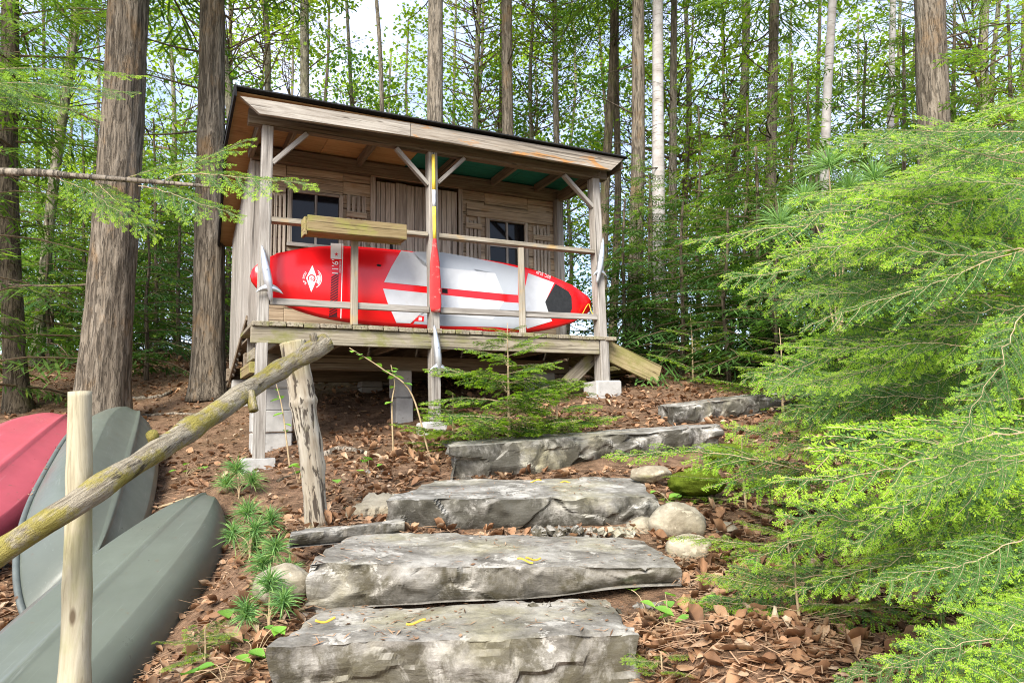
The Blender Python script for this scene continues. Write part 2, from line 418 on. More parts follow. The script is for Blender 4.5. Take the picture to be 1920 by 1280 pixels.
def leafmat(name, stops, trans=.35, rough=.6, tint=(1.15, 1.2, .55)):
    t = NT(name); a = t.attr()
    c = t.ramp(a, stops)
    ob = t.ramp(t.rnd(), [(0, (.82, .85, .85)), (1, (1.12, 1.08, 1.0))]); c = t.mix(1.0, c, ob, 'MULTIPLY')
    p = t.node('ShaderNodeBsdfPrincipled'); t.l.new(c, p.inputs['Base Color']); p.inputs['Roughness'].default_value = rough; p.inputs['Specular IOR Level'].default_value = .25
    tr = t.node('ShaderNodeBsdfTranslucent'); t.l.new(t.mix(1.0, c, tint, 'MULTIPLY'), tr.inputs['Color'])
    ms = t.node('ShaderNodeMixShader'); ms.inputs['Fac'].default_value = trans
    t.l.new(p.outputs[0], ms.inputs[1]); t.l.new(tr.outputs[0], ms.inputs[2]); t.l.new(ms.outputs[0], t.out.inputs['Surface'])
leafmat('needle_old', [(0, (.035, .09, .024)), (.6, (.07, .155, .035)), (1, (.13, .25, .05))])
leafmat('needle_new', [(0, (.16, .31, .022)), (.6, (.26, .44, .03)), (1, (.40, .55, .05))], .45)
leafmat('needle_dark', [(0, (.075, .15, .035)), (.6, (.16, .27, .055)), (1, (.34, .46, .08))], .55)  # greens lightened and yellowed to paint in the sunlit glow of the background forest
leafmat('needle_pine', [(0, (.09, .20, .08)), (.6, (.17, .33, .11)), (1, (.32, .50, .16))])
leafmat('leaf_maple', [(0, (.16, .28, .03)), (.5, (.30, .44, .04)), (1, (.48, .60, .06))], .55)
leafmat('leaf_green', [(0, (.08, .18, .03)), (.5, (.15, .29, .045)), (1, (.26, .42, .06))], .5)
leafmat('leaf_plant', [(0, (.14, .34, .06)), (1, (.26, .50, .08))], .4)
leafmat('leaf_dry', [(0, (.075, .045, .03)), (.3, (.21, .11, .06)), (.55, (.34, .19, .105)), (.75, (.41, .265, .165)), (.88, (.45, .33, .23)), (1, (.54, .44, .34))], .12, .75, (1.1, .9, .6))

# ------------------------------------------------------------------ ground
G_PIX = [(490, 880, 5.98), (814, 815, 6.66), (1133, 738, 7.5), (450, 1275, 2.65), (1300, 1250, 2.35), (1350, 1110, 2.95), (1420, 1010, 3.6),
         (1480, 905, 4.6), (1560, 810, 6), (1400, 700, 9), (540, 1130, 3.0), (640, 965, 4.1), (760, 890, 4.9), (300, 960, 5.3), (60, 1215, 4.0),
         (0, 1290, 3.4), (20, 1005, 5.6), (195, 805, 7.6), (405, 1110, 3.95), (270, 1290, 3.2), (-300, 1200, 4.2), (436, 1010, 4.6), (35, 775, 9), (392, 738, 8.7), (330, 690, 11.5), (130, 655, 15), (600, 748, 8.5), (700, 768, 8.0),
         (1000, 800, 6.3), (1200, 765, 6.9), (1300, 712, 8.3), (1240, 690, 9.2), (1500, 725, 8), (1700, 765, 7), (1900, 1010, 4), (1800, 1270, 2.2),
         (900, 1165, 3.0), (960, 1010, 3.85), (1000, 895, 4.8), (500, 1000, 3.9), (420, 900, 5.2), (1330, 1180, 2.6)]
_gp = [at(*g) for g in G_PIX]
_gp += [np.array(p, float) for p in [(-25, 25, 1.8), (0, 25, 1.75), (25, 25, 1.7), (-60, 70, 1.5), (0, 70, 1.5), (60, 70, 1.5), (-3, 0, -1.75), (3, 0, -1.2), (0, 0.3, -1.35), (-.7, 2.3, -1.12), (0, 2.25, -1.15), (.45, 2.3, -1.08), (-2, 1.5, -1.6), (1.6, 1.5, -1.0),
        (-4, -6, -1.6), (4, -6, -1.6), (-12, 4, -.5), (12, 6, .1), (-14, 12, .9), (14, 14, 1.2), (-8, 18, 1.9), (8, 18, 1.6), (0, 14, 1.5), (-7, 9, .5), (7, 9, .55), (40, 0, -1), (-40, 0, -1), (0, -40, -2.5)]]
_gp = np.array(_gp)
_D = np.linalg.norm(_gp[:, None, :2] - _gp[None, :, :2], axis=2)
_n = len(_gp); _A = np.zeros((_n + 1, _n + 1)); _A[:_n, :_n] = -_D + np.eye(_n) * -.06; _A[:_n, _n] = 1; _A[_n, :_n] = 1
_w = np.linalg.solve(_A, np.concatenate([_gp[:, 2], [0]]))
def ground_z(x, y):
    x = np.asarray(x, float); y = np.asarray(y, float)
    d = np.sqrt((x[..., None] - _gp[:, 0]) ** 2 + (y[..., None] - _gp[:, 1]) ** 2 + .02)
    z = -(d @ _w[:_n]) + _w[_n]
    far = np.clip((np.hypot(x, y - 5) - 30) / 30, 0, 1)
    z = z * (1 - far) + 1.5 * far * (y > -5) + far * (y <= -5) * -2
    P = np.stack([x, y, np.zeros_like(x)], -1)
    return z + .035 * fbm(P * 1.7, 3, 3) + .012 * fbm(P * 7, 5, 2)
def gz(x, y): return float(ground_z(np.array([x]), np.array([y]))[0])

nu = 250; u = np.linspace(-1, 1, nu)
gx = 9 * u + 390 * np.sign(u) * np.abs(u) ** 9; gyv = 6 + 8.5 * u + 390 * np.sign(u) * np.abs(u) ** 9
GX, GY = np.meshgrid(gx, gyv); GZ = ground_z(GX, GY)
V = np.stack([GX, GY, GZ], -1).reshape(-1, 3); i = (np.arange(nu - 1)[:, None] * nu + np.arange(nu - 1)[None, :]).ravel()
gobj = MB().add(V, np.stack([i, i + 1, i + nu + 1, i + nu], -1)).build('ground', 'ground_soil', smooth=True)
tag(gobj, 'leaf-strewn brown forest floor sloping up to the cabin', 'ground', kind='structure')

# ------------------------------------------------------------------ cabin
CO = np.array([-2.1001, 5.9799, 0.0]); YAW = .4642; CZ = -.25
_ex = np.array([math.cos(YAW), math.sin(YAW), 0]); _ey = np.array([-math.sin(YAW), math.cos(YAW), 0])
def fp(px, py, yl):
    """pixel on the cabin-local plane y = yl  ->  local (x, z above the cabin base)"""
    d = ray(px, py); t = (yl + CO @ _ey) / (d @ _ey); P = d * t - CO; return np.array([P @ _ex, P[2] - CZ])
def cab_world(x, y, z): return CO + _ex * x + _ey * y + np.array([0, 0, z + CZ])
cabin = thing('cabin', 'weathered grey wooden cabin on posts with a covered porch', 'cabin', (CO[0], CO[1], CZ), YAW)
W = 3.40; PD = .874; PB = 2.75                 # post spacing, porch depth, back of the cabin
DZ = .912 - CZ; TOPZ = 2.6265 - CZ             # deck level, post top
def cb(name, mat, lo, hi, grain='x', **k): return box(name, mat, cabin, lo, hi, grain, **k)
# posts
zL, zM, zR = gz(*cab_world(0, 0, 0)[:2]) - CZ, gz(*cab_world(1.53, 0, 0)[:2]) - CZ, gz(*cab_world(W, 0, 0)[:2]) - CZ
bar('post', 'wood_grey', cabin, (-.012, 0, zL), (0, 0, TOPZ), .09, .095, (0, 1, 0))
bar('post', 'wood_grey', cabin, (1.535, 0, zM - .05), (1.515, 0, TOPZ), .09, .1, (0, 1, 0))
bar('post', 'wood_grey', cabin, (W + .005, 0, zR + .1), (W - .03, 0, TOPZ), .09, .115, (0, 1, 0))
bar('post', 'wood_grey', cabin, (W + .02, .03, zR + .1), (W + .02, .03, DZ - .03), .10, .15, (0, 1, 0))
bar('post', 'wood_grey', cabin, (W + .005, PD - .05, DZ), (W + .005, PD - .05, TOPZ + .02), .09, .09, (0, 1, 0))
# footings
for (x, y, s, h, zg) in ((-.01, .02, .20, .10, zL), (1.53, .02, .2, .1, zM), (W + .02, .03, .26, .16, zR)):
    c = cb('footing', 'concrete', (x - s / 2 - .03, y - s / 2, zg - .12), (x + s / 2 + .03, y + s / 2, zg + h), ch=.015, jit=.006)
# front beam and the roof
cb('beam', 'wood_beam', (-.16, -.045, TOPZ + .002), (W + .12, .045, TOPZ + .135))
cb('beam', 'wood_beam', (-.03, PD - .05, TOPZ + .01), (W + .05, PD + .04, TOPZ + .15))
bar('side_beam', 'wood_beam', cabin, (W + .02, -.045, TOPZ + .07), (W + .02, PD + .1, TOPZ + .05), .05, .12)
bar('side_beam', 'wood_beam', cabin, (-.045, .05, TOPZ + .07), (-.045, PD - .06, TOPZ + .06), .05, .12)
CEIL = TOPZ + .15
roof = link('roof', None, cabin)
def roofpart(name, mat, x0, x1, y0, y1, zf, zb, th, x0b=None, n=1):
    x0b = x0 if x0b is None else x0b
    V = [(x0, y0, zf), (x1, y0, zf), (x1, y1, zb), (x0b, y1, zb)]; V = V + [(a, b, c + th) for a, b, c in V]
    return MB().add(V, [(3, 2, 1, 0), (4, 5, 6, 7), (0, 1, 5, 4), (1, 2, 6, 5), (2, 3, 7, 6), (3, 0, 4, 7)]).build(name, mat, roof)
xm = 1.53
roofpart('ceiling_panel', 'ply_orange', -.27, .62, -.21, PD + .06, CEIL + .02, CEIL + .02, .012, -.245)
roofpart('ceiling_panel', 'ply_orange', .624, xm - .002, -.21, PD + .06, CEIL + .02, CEIL + .02, .012)
roofpart('ceiling_panel', 'ply_green', xm + .002, 2.75, -.21, PD + .06, CEIL + .02, CEIL + .02, .012)
roofpart('ceiling_panel', 'ply_green', 2.754, W + .20, -.21, PD + .06, CEIL + .02, CEIL + .02, .012)
roofpart('ceiling_panel', 'ply_orange', -.245, W + .2, PD + .062, PB + .28, CEIL + .02, CEIL - .50, .012, -.14)
for x in (.27, 1.02, 1.9, 2.55, 3.1):
    o = box('rafter', 'wood_beam', roof, (x - .02, .05, CEIL - .075), (x + .02, PD - .055, CEIL + .018), 'y')
# fascia: two boards meeting above the middle post, ends cut at an angle
def fascia(x0, z0t, z0b, x1, z1t, z1b, cut0=0, cut1=0, mat='wood_fascia'):
    V, Q, T = prism([(x0, z0t), (x1, z1t), (x1 - cut1, z1b), (x0 + cut0, z0b)], -.25, -.212)
    o = MB().add(V, Q, T).build('fascia_board', mat, roof); return o
FT = [fp(450, 180, -.25), fp(770, 231, -.25), fp(1169, 298, -.25)]; FB = [fp(487, 213, -.25), fp(770, 255, -.25), fp(1146, 319, -.25)]
fascia(FT[0][0], FT[0][1], FB[0][1], FT[1][0] - .003, FT[1][1], FB[1][1], cut0=FB[0][0] - FT[0][0], mat='wood_fascia_plain')
fascia(FT[1][0] + .003, FT[1][1], FB[1][1], FT[2][0], FT[2][1], FB[2][1], cut1=FT[2][0] - FB[2][0])
bar('barge_board', 'wood_beam', roof, (W + .21, -.2, CEIL - .02), (W + .21, PD + .06, CEIL - .02), .03, .09)
# shingles in courses; edge hangs black over the verge
for k in range(9):
    y0 = -.285 + k * .14
    roofpart('shingle_course', 'shingle', -.30 + .002 * k, W + .235, y0, y0 + .20, CEIL + .036 + .004, CEIL + .040, .012)
for k in range(14):
    y0 = PD + .07 + k * .15; f0 = (y0 - PD - .06) / (PB + .28 - PD - .06); f1 = (y0 + .2 - PD - .06) / (PB + .28 - PD - .06)
    roofpart('shingle_course', 'shingle', -.278 + .115 * f0, W + .235, y0, y0 + .2, CEIL + .04 - .52 * f0, CEIL + .046 - .52 * f1, .012, -.278 + .115 * f1)
edge = MB()
for (a, b) in (((-.292, -.285, CEIL + .005), (-.266, PD + .07, CEIL + .005)), ((-.266, PD + .07, CEIL + .005), (-.155, PB + .3, CEIL - .515))):
    p = Vector(a); q = Vector(b); V, Q, T = box_arr((q - p).length, .022, .10, .003, .002); M = np.array(frame(q - p, (0, 0, 1), (p + q) / 2)); edge.add(V @ M[:3, :3].T + M[:3, 3], Q, T)
edge.build('verge_edge', 'shingle', roof)
# knee braces
for a, b in (((.045, 2.30), (.335, 2.615)), ((1.475, 2.30), (1.155, 2.615)), ((1.565, 2.33), (1.85, 2.62)), ((W - .065, 2.31), (2.985, 2.615))):
    bar('knee_brace', 'wood_grey', cabin, (a[0], -.02, a[1] - CZ), (b[0], -.02, b[1] - CZ), .04, .055, (0, 1, 0))
# railing
rz = 1.825 - CZ
bar('handrail', 'wood_rail', cabin, (.045, 0, rz - .025), (1.462, 0, rz - .012), .09, .042)
bar('handrail', 'wood_rail', cabin, (1.572, 0, rz - .012), (W - .07, 0, rz - .005), .09, .042)
lz = 1.105 - CZ
bar('lower_rail', 'wood_grey', cabin, (.045, -.01, lz - .015), (1.475, -.01, lz - .01), .045, .06)
bar('lower_rail', 'wood_grey', cabin, (1.588, -.01, lz - .01), (W - .055, -.01, lz + .015), .045, .06)
for x in (.765, 2.45):
    bar('baluster', 'wood_rail', cabin, (x, -.052 + .014, DZ + .002), (x, -.038, rz - .05), .062, .035, (0, 1, 0))
# deck boards, rim, joists
nb = 26; wb_ = (W + .25) / nb
for k in range(nb):
    x0 = -.10 + k * wb_; y0 = -.07 + random.uniform(-.012, .006)
    cb('deck_board', 'wood_deck', (x0 + .004, y0, DZ - .042 + random.uniform(-.002, .003)), (x0 + wb_ - .004, PD - .03, DZ - random.uniform(0, .004)), 'y')
cb('rim_beam', 'wood_deck', (-.10, -.045 - .005, DZ - .185), (W - .055, -.005, DZ - .046))
for k in range(7):
    x = .12 + k * .52; cb('joist', 'wood_beam', (x, -.003, DZ - .18), (x + .04, PB - .05, DZ - .047), 'y')
cb('floor_beam', 'wood_beam', (-.06, PD - .12, DZ - .33), (W + .05, PD + .02, DZ - .19))
cb('floor_beam', 'wood_beam', (-.06, PB - .2, DZ - .33), (W + .05, PB - .06, DZ - .19))
cb('sub_floor', 'wood_beam', (-.02, PD + .03, DZ - .045), (W + .02, PB - .02, DZ - .02))
bar('skirt_board', 'wood_deck', cabin, (-.02, .25, DZ - .24), (-.02, PD + .1, DZ - .24), .04, .1)
bar('skirt_board', 'wood_planter', cabin, (-.04, .3, DZ - .36), (-.04, PD + .2, DZ - .36), .05, .1)
# concrete piers: each one a stack of blocks
def pier(x, y, s, z1, nblk, w=.20):
    p = link('pier', None, cabin); zb = gz(*cab_world(x, y, 0)[:2]) - CZ - .05; h = (z1 - zb) / nblk
    for k in range(nblk):
        o = rng.uniform(-.012, .012, 2)
        box('block', 'concrete', p, (x - s / 2 + o[0], y - w / 2 + o[1], zb + k * h + .003), (x + s / 2 + o[0], y + w / 2 + o[1], zb + (k + 1) * h - .003), ch=.008, jit=.002)
pier(.19, .78, .36, .595 - CZ, 4); pier(1.47, .8, .18, .585 - CZ, 2); pier(1.60, 2.5, .26, .585 - CZ, 2); pier(3.1, .82, .3, .585 - CZ, 1); pier(.10, 2.5, .22, .585 - CZ, 2)
pier(3.1, 2.5, .3, .585 - CZ, 1)
cb('block_base', 'wood_deck', (1.36, .66, zM - .04), (1.7, .94, zM + .045))
# front wall: siding boards around openings
def siding(x0, x1, z0, z1, y0=PD + .0, th=.025, hgt=.15, mat='wood_siding'):
    z = z0
    while z < z1 - .02:
        zt = min(z + hgt + random.uniform(-.012, .012), z1)
        cb('siding_board', mat, (x0, y0 + random.uniform(0, .006), z + .004), (x1, y0 + th + .006, zt - .003)); z = zt
WALLT = TOPZ + .008
WL = (.362, .83, 1.84 - CZ, 2.36 - CZ); WR = (2.525, 2.975, 1.78 - CZ, 2.315 - CZ); DR = (1.215, 2.135, DZ, 2.60 - CZ)
siding(.0, WL[0] - .06, DZ - .02, WALLT); siding(WL[1] + .04, DR[0] - .05, DZ - .02, WALLT)
siding(WL[0] - .058, WL[1] + .038, DZ - .02, WL[2] - .04); siding(WL[0] - .058, WL[1] + .038, WL[3] + .03, WALLT)
siding(DR[1] + .05, WR[0] - .05, DZ - .02, WALLT); siding(WR[1] + .05, W, DZ - .02, WALLT)
siding(WR[0] - .048, WR[1] + .048, DZ - .02, WR[2] - .04); siding(WR[0] - .048, WR[1] + .048, WR[3] + .03, WALLT)
siding(DR[0] - .048, DR[1] + .048, DR[3] + .02, WALLT)
cb('corner_board', 'wood_grey', (-.03, PD - .025, DZ - .3), (.06, PD - .003, WALLT - .01), 'z')
cb('corner_board', 'wood_grey', (W - .03, PD - .025, DZ - .1), (W + .06, PD - .003, WALLT - .01), 'z')
cb('wall_plank', 'wood_siding', (2.24, PD - .03, 2.335 - CZ), (3.34, PD - .003, 2.475 - CZ))
# door of vertical boards
door = link('door', None, cabin); x = DR[0]
while x < DR[1] - .02:
    w = min(random.uniform(.09, .13), DR[1] - x); box('door_board', 'wood_door', door, (x + .003, PD - .012 + random.uniform(-.006, .006), DR[2]), (x + w - .003, PD + .02, DR[3] - random.uniform(0, .01)), 'z'); x += w
for x in (DR[0] - .06, DR[1] + .01): box('door_frame', 'wood_door', door, (x, PD - .03, DR[2]), (x + .05, PD + .0, DR[3] + .03), 'z')
box('door_frame', 'wood_siding', door, (DR[0] - .06, PD - .032, DR[3] + .032), (DR[1] + .06, PD - .002, DR[3] + .10))
box('handle', 'hole_black', door, (1.36, PD - .05, 1.83 - CZ), (1.385, PD - .02, 1.93 - CZ), 'z')
def window(x0, x1, z0, z1, nm):
    w = link('window', None, cabin)
    box('pane', 'glass_dark', w, (x0, PD + .012, z0), (x1, PD + .018, z1), ch=.0005, jit=0)
    for (a, b, c, d) in ((x0 - .045, x0, z0 - .03, z1 + .025), (x1, x1 + .04, z0 - .03, z1 + .025)):
        box('window_frame', 'wood_door', w, (a, PD - .022, c), (b, PD + .012, d), 'z')
    box('window_frame', 'wood_door', w, (x0 + .002, PD - .02, z1), (x1 - .002, PD + .01, z1 + .03)); box('sill', 'wood_grey', w, (x0 - .05, PD - .05, z0 - .035), (x1 + .05, PD + .0, z0 - .002))
    xc = (x0 + x1) / 2; box('mullion', 'wood_grey', w, (xc - .012, PD - .008, z0 + .002), (xc + .012, PD + .011, z1 - .002), 'z')
    box('mullion', 'wood_grey', w, (x0 + .002, PD - .006, nm - .01), (x1 - .002, PD + .0112, nm + .012))
window(*WL, 2.06 - CZ); window(*WR, 2.03 - CZ)
def shutter(x0, x1, z0, z1, zc, n=4):
    s = link('shutter', None, cabin); w = (x1 - x0) / n
    for k in range(n):
        box('slat', 'wood_door', s, (x0 + k * w + .006, PD - .024, z0 + random.uniform(-.03, .03)), (x0 + (k + 1) * w - .010, PD - .003, z1 + random.uniform(-.04, .04)), 'z')
    for z in zc: box('cross_piece', 'wood_siding', s, (x0, PD - .046, z - .03), (x1, PD - .0265, z + .03))
shutter(.10, .31, 1.45 - CZ, 2.34 - CZ, (1.62 - CZ,), 5); shutter(.90, 1.11, 1.45 - CZ, 2.40 - CZ, (2.19 - CZ, 1.6 - CZ), 4)
shutter(2.225, 2.42, 1.45 - CZ, 2.32 - CZ, (2.22 - CZ, 1.6 - CZ), 4); shutter(3.075, 3.31, 1.45 - CZ, 2.32 - CZ, (2.17 - CZ, 1.6 - CZ), 5)
# side and back walls
side = link('side_wall', None, cabin)
for k in range(12):
    y0 = PD + .03 + k * .152; y1 = min(y0 + .148, PB)
    f = (y0 - PD) / (PB - PD); zt = CEIL + .0 - .50 * max(0, f) - .03
    box('wall_board', 'wood_grey', side, (-.02 - random.uniform(0, .01), y0, 1.08 - CZ - .56 * f), (.012, y1, zt), 'z')
side2 = link('side_wall', None, cabin)
for k in range(12):
    y0 = PD + .03 + k * .152; y1 = min(y0 + .148, PB); f = (y0 - PD) / (PB - PD)
    box('wall_board', 'wood_grey', side2, (W - .012, y0, DZ - .1), (W + .02, y1, CEIL - .50 * max(0, f) - .03), 'z')
back = link('back_wall', None, cabin)
for k in range(11):
    z0 = DZ - .1 + k * .13
    if z0 + .13 < CEIL - .50: box('wall_board', 'wood_siding', back, (.015, PB - .03, z0 + .003), (W - .015, PB - .005, z0 + .127))
bar('bottom_trim', 'wood_beam', cabin, (-.035, PD + .02, 1.075 - CZ), (-.035, PB, .535 - CZ), .02, .05)

# ------------------------------------------------------------------ stair at the right end of the porch
st = thing('porch_stair', 'short wooden stair with mossy stringers at the right end of the porch', 'stairs', cab_world(W + .1, .3, 0), YAW)
zg = gz(*cab_world(W + .75, .3, 0)[:2]); b0 = DZ - .10; base_local = 0
p1 = np.array([.70, zg - CZ + .04])
for y in (-.22, .5):
    bar('stringer', 'wood_stringer', st, (.0, y, b0 - .02), (p1[0], y, p1[1] + .02), .045, .22)
for k in range(3):
    f = (k + .6) / 3.2; x = p1[0] * f; z = b0 * (1 - f) + p1[1] * f
    box('tread', 'wood_stringer', st, (x - .13, -.195, z + .01), (x + .13, .475, z + .05), 'y')
bar('under_brace', 'wood_deck', cabin, (W - .35, .15, zR + .14), (W - .02, .15, DZ - .2), .04, .14)
bar('under_brace', 'wood_stringer', cabin, (W - .25, .4, zR + .06), (W + .05, .4, zR + .16), .04, .14)
# ------------------------------------------------------------------ planter box on the rail
pl = thing('planter_box', 'long yellowed wooden planter box hung on the porch rail', 'planter', (CO[0], CO[1], CZ), YAW)
y0 = -.24
a0 = fp(577, 402, y0); a1 = fp(763, 421, y0); b1 = fp(763, 449, y0); b0_ = fp(577, 432, y0)
zt, zb = (a0[1] + a1[1]) / 2, (b0_[1] + b1[1]) / 2
M0 = (a0[0], a1[0])
bar('front_board', 'wood_planter', pl, (a0[0], y0 + .01, (a0[1] + b0_[1]) / 2), (a1[0], y0 + .01, (a1[1] + b1[1]) / 2), .02, (zt - zb))
bar('back_board', 'wood_planter', pl, (a0[0], -.062, (a0[1] + b0_[1]) / 2 - .01), (a1[0], -.062, (a1[1] + b1[1]) / 2 - .01), .02, (zt - zb))
for x, za, zb2 in ((a0[0] - .012, a0[1] - .01, b0_[1] - .03), (a1[0] - .012, a1[1] - .01, b1[1])):
    box('end_board', 'wood_planter', pl, (x - .011, y0 + .0225, zb2), (x + .011, -.0735, za), 'y')
bar('bottom_board', 'wood_planter', pl, (a0[0] + .012, -.15, b0_[1] + .005), (a1[0] - .03, -.15, b1[1] + .005), .15, .02)

# ------------------------------------------------------------------ paddleboard standing on its edge behind the rail
pb = thing('paddleboard', 'red and white stand-up paddleboard on its edge behind the porch rail', 'paddleboard', (CO[0], CO[1], CZ), YAW)
YB = .15
c0 = np.array([-.09, 1.345 - CZ]); c1 = np.array([3.415, 1.278 - CZ]); LB = np.linalg.norm(c1 - c0); ux = (c1 - c0) / LB; uz = np.array([-ux[1], ux[0]])
sk = np.array([0, .004, .015, .04, .08, .13, .19, .27, .4, .52, .64, .74, .82, .89, .94, .975, .993, 1]); hk = np.array([.0, .055, .105, .175, .245, .30, .342, .366, .378, .384, .379, .36, .32, .255, .187, .115, .06, .0])
ss = np.concatenate([np.linspace(0, .06, 14)[:-1] ** 1.0, np.linspace(.06, .93, 44)[:-1], np.linspace(.93, 1, 14)])
hw = np.interp(ss, sk, hk); 
for _ in range(2): hw[2:-2] = (hw[1:-3] + 2 * hw[2:-2] + hw[3:-1]) / 4
prof = [(1.0, .0), (.985, .022), (.95, .04), (.90, .05), (-.90, .05), (-.95, .04), (-.985, .022), (-1.0, 0), (-.97, -.03), (-.85, -.055), (.85, -.055), (.97, -.03)]
V = []
for s, h in zip(ss, hw):
    for (q, d) in prof:
        cc = c0 + ux * (s * LB) + uz * (q * h); th = min(1, h / .10 + .25)
        V.append((cc[0], YB + .05 - d * th - (.05 - .05 * 1) , cc[1]))
V = np.array(V); n = len(prof); m = len(ss)
V[:, 1] = np.where(True, V[:, 1], V[:, 1])
i = np.arange(m - 1)[:, None] * n; j = np.arange(n)[None, :]
Q = np.stack([i + j, i + (j + 1) % n, i + n + (j + 1) % n, i + n + j], -1).reshape(-1, 4)
hull = MB().add(V, Q).build('hull', 'board_red', pb, smooth=True)
YF = YB - .0015
def decal(name, mat, pts, lvl=1, parent=pb, th=.0012):
    p = np.array([fp(x, y, YB) for x, y in pts]); ar = np.sum(p[:, 0] * np.roll(p[:, 1], -1) - np.roll(p[:, 0], -1) * p[:, 1])
    if ar < 0: p = p[::-1]
    V, Q, T = prism(p, YB - .0016 * lvl - th, YB - .0016 * lvl + .0003); return MB().add(V, Q, T).build(name, mat, parent)
decal('deck_pad', 'board_grey', [(773, 472), (828, 473), (880, 482), (940, 494), (971, 502), (971, 553), (944, 551), (928, 512), (828, 502), (793, 497)])
decal('deck_pad', 'board_white', [(752, 470), (773, 473), (793, 497), (828, 502), (928, 512), (944, 551), (860, 543), (720, 529), (734, 500)], 1.6)
decal('deck_pad', 'board_grey', [(775, 607), (787, 588), (827, 589), (924, 599), (944, 566), (972, 568), (974, 618), (930, 613), (830, 611)])
decal('deck_pad', 'board_white', [(718, 541), (860, 556), (945, 565), (924, 599), (827, 590), (787, 589), (769, 606), (743, 605), (732, 580), (726, 566)], 1.6)
decal('deck_pad', 'board_white', [(990, 512), (1039, 530), (1022, 566), (1030, 591), (1035, 602), (988, 616), (982, 600), (983, 545)])
decal('traction_pad', 'pad_black', [(1041, 532), (1065, 546), (1071, 556), (1072, 578), (1066, 593), (1030, 591), (1022, 566)], 1.5, th=.004)
decal('handle_recess', 'hole_black', [(829, 541), (839, 542), (839, 550), (829, 549)], 2)
decal('plug', 'hole_black', [(706, 496), (709, 495), (715, 497), (713, 500), (707, 499)], 1)
band = decal('print_band', 'print_white', [(620, 456), (640, 457), (640, 486), (620, 485)])
decal('pinstripe', 'print_white', [(642, 457), (643.6, 457), (639.6, 597), (638.2, 597)])
for k in range(17):
    y = 514 + k * 4.9; xl = 621 - (y - 514) * .06; xr = 635 - (y - 514) * .04
    decal('hatch_bar', 'print_dark', [(xl, y + 5.5), (xr, y - 3), (xr, y - .2), (xl, y + 8.3)] if k < 16 else [(xl, y), (xr, y - 6), (xr, y + 2), (xl, y + 2)], 1, band)
def star(cx, cy, r, mat, parent, lvl):
    decal('star', mat, [(cx + (r if k % 2 == 0 else r * .42) * math.sin(k * math.pi / 5), cy - (r if k % 2 == 0 else r * .42) * math.cos(k * math.pi / 5)) for k in range(10)], lvl, parent)
star(630.5, 477, 4.2, 'board_red', band, 2)
logo = decal('logo_diamond', 'print_white', [(585.6, 497.5), (594.6, 522), (583.5, 547.5), (574, 521)])
def arc(cx, cy, r0, r1, a0, a1, mat, lvl, name='logo_arc', n=14):
    A = np.radians(np.linspace(a0, a1, n)); p0 = [(cx + r0 * math.cos(a), cy + r0 * math.sin(a)) for a in A]; p1 = [(cx + r1 * math.cos(a), cy + r1 * math.sin(a)) for a in A]
    P0 = np.array([fp(x, y, YB) for x, y in p0]); P1 = np.array([fp(x, y, YB) for x, y in p1]); y = YB - .0016 * lvl - .001
    V = np.vstack([np.column_stack([P0[:, 0], np.full(n, y), P0[:, 1]]), np.column_stack([P1[:, 0], np.full(n, y), P1[:, 1]])])
    Q = [(k, k + 1, n + k + 1, n + k) for k in range(n - 1)]; MB().add(V, Q).build(name, mat, logo)
arc(584, 522, 5.2, 7.6, 150, 420, 'board_red', 2.4); arc(583.6, 522.5, 0.9, 2.0, 0, 360, 'board_red', 2.4); arc(584, 522, 3.2, 4.0, -60, 120, 'board_red', 2.4)
arc(584, 522, 18.4, 19.6, -52, 62, 'print_white', 1); arc(584, 522, 11.5, 15.5, -24, 40, 'print_white', 1); arc(584, 522, 16.2, 17.2, -40, 45, 'print_white', 1)
def text(body, px, py, size_px, rot_deg, mat, parent, lvl=2, name='lettering', squash=1.0):
    """flat lettering on the board's deck; rot is counter-clockwise as seen from the front"""
    cu = bpy.data.curves.new('lettering', 'FONT'); cu.body = body; cu.align_x = 'CENTER'; cu.align_y = 'CENTER'; cu.size = 1
    tmp = bpy.data.objects.new('tmp', cu); COL.objects.link(tmp)
    dg = bpy.context.evaluated_depsgraph_get(); me = bpy.data.meshes.new_from_object(tmp.evaluated_get(dg)); bpy.data.objects.remove(tmp); bpy.data.curves.remove(cu)
    co = np.zeros(len(me.vertices) * 3); me.vertices.foreach_get('co', co); co = co.reshape(-1, 3)
    c = fp(px, py, YB); s = size_px / (F_PX / (CO[1] + c[0] * _ex[1])); a = math.radians(rot_deg)
    x = co[:, 0] * s * squash; z = co[:, 1] * s
    X = c[0] + x * math.cos(a) - z * math.sin(a); Z = c[1] + x * math.sin(a) + z * math.cos(a)
    me.vertices.foreach_set('co', np.column_stack([X, np.full(len(X), YB - .0016 * lvl - .001), Z]).ravel()); me.materials.clear(); me.materials.append(MAT[mat]); me.update()
    return link(name, me, parent)
text("11'6\"", 629, 500, 17, 90, 'print_white', band, 1.4)
text('PERFORMER', 638, 500, 4.5, 90, 'print_white', band, 1.4)
text('BIC SUP', 1019, 514.5, 9.5, 180 - 16, 'print_white', pb, 1)
for k, ch in enumerate('SUP SPORT'):
    if ch == ' ': continue
    a = 138 + k * 11.0; r = 14.5; ar = math.radians(a)
    text(ch, 584 + r * math.cos(ar), 522 + r * math.sin(ar), 6.0, 90 - (a - 180), 'print_white', logo, 1)
decal('badge', 'board_red', [(774, 602), (785, 592), (795, 593), (794, 603)], 2)
decal('badge_mark', 'print_white', [(785, 594.5), (791, 595), (790.5, 601), (784.5, 601)], 2.6)
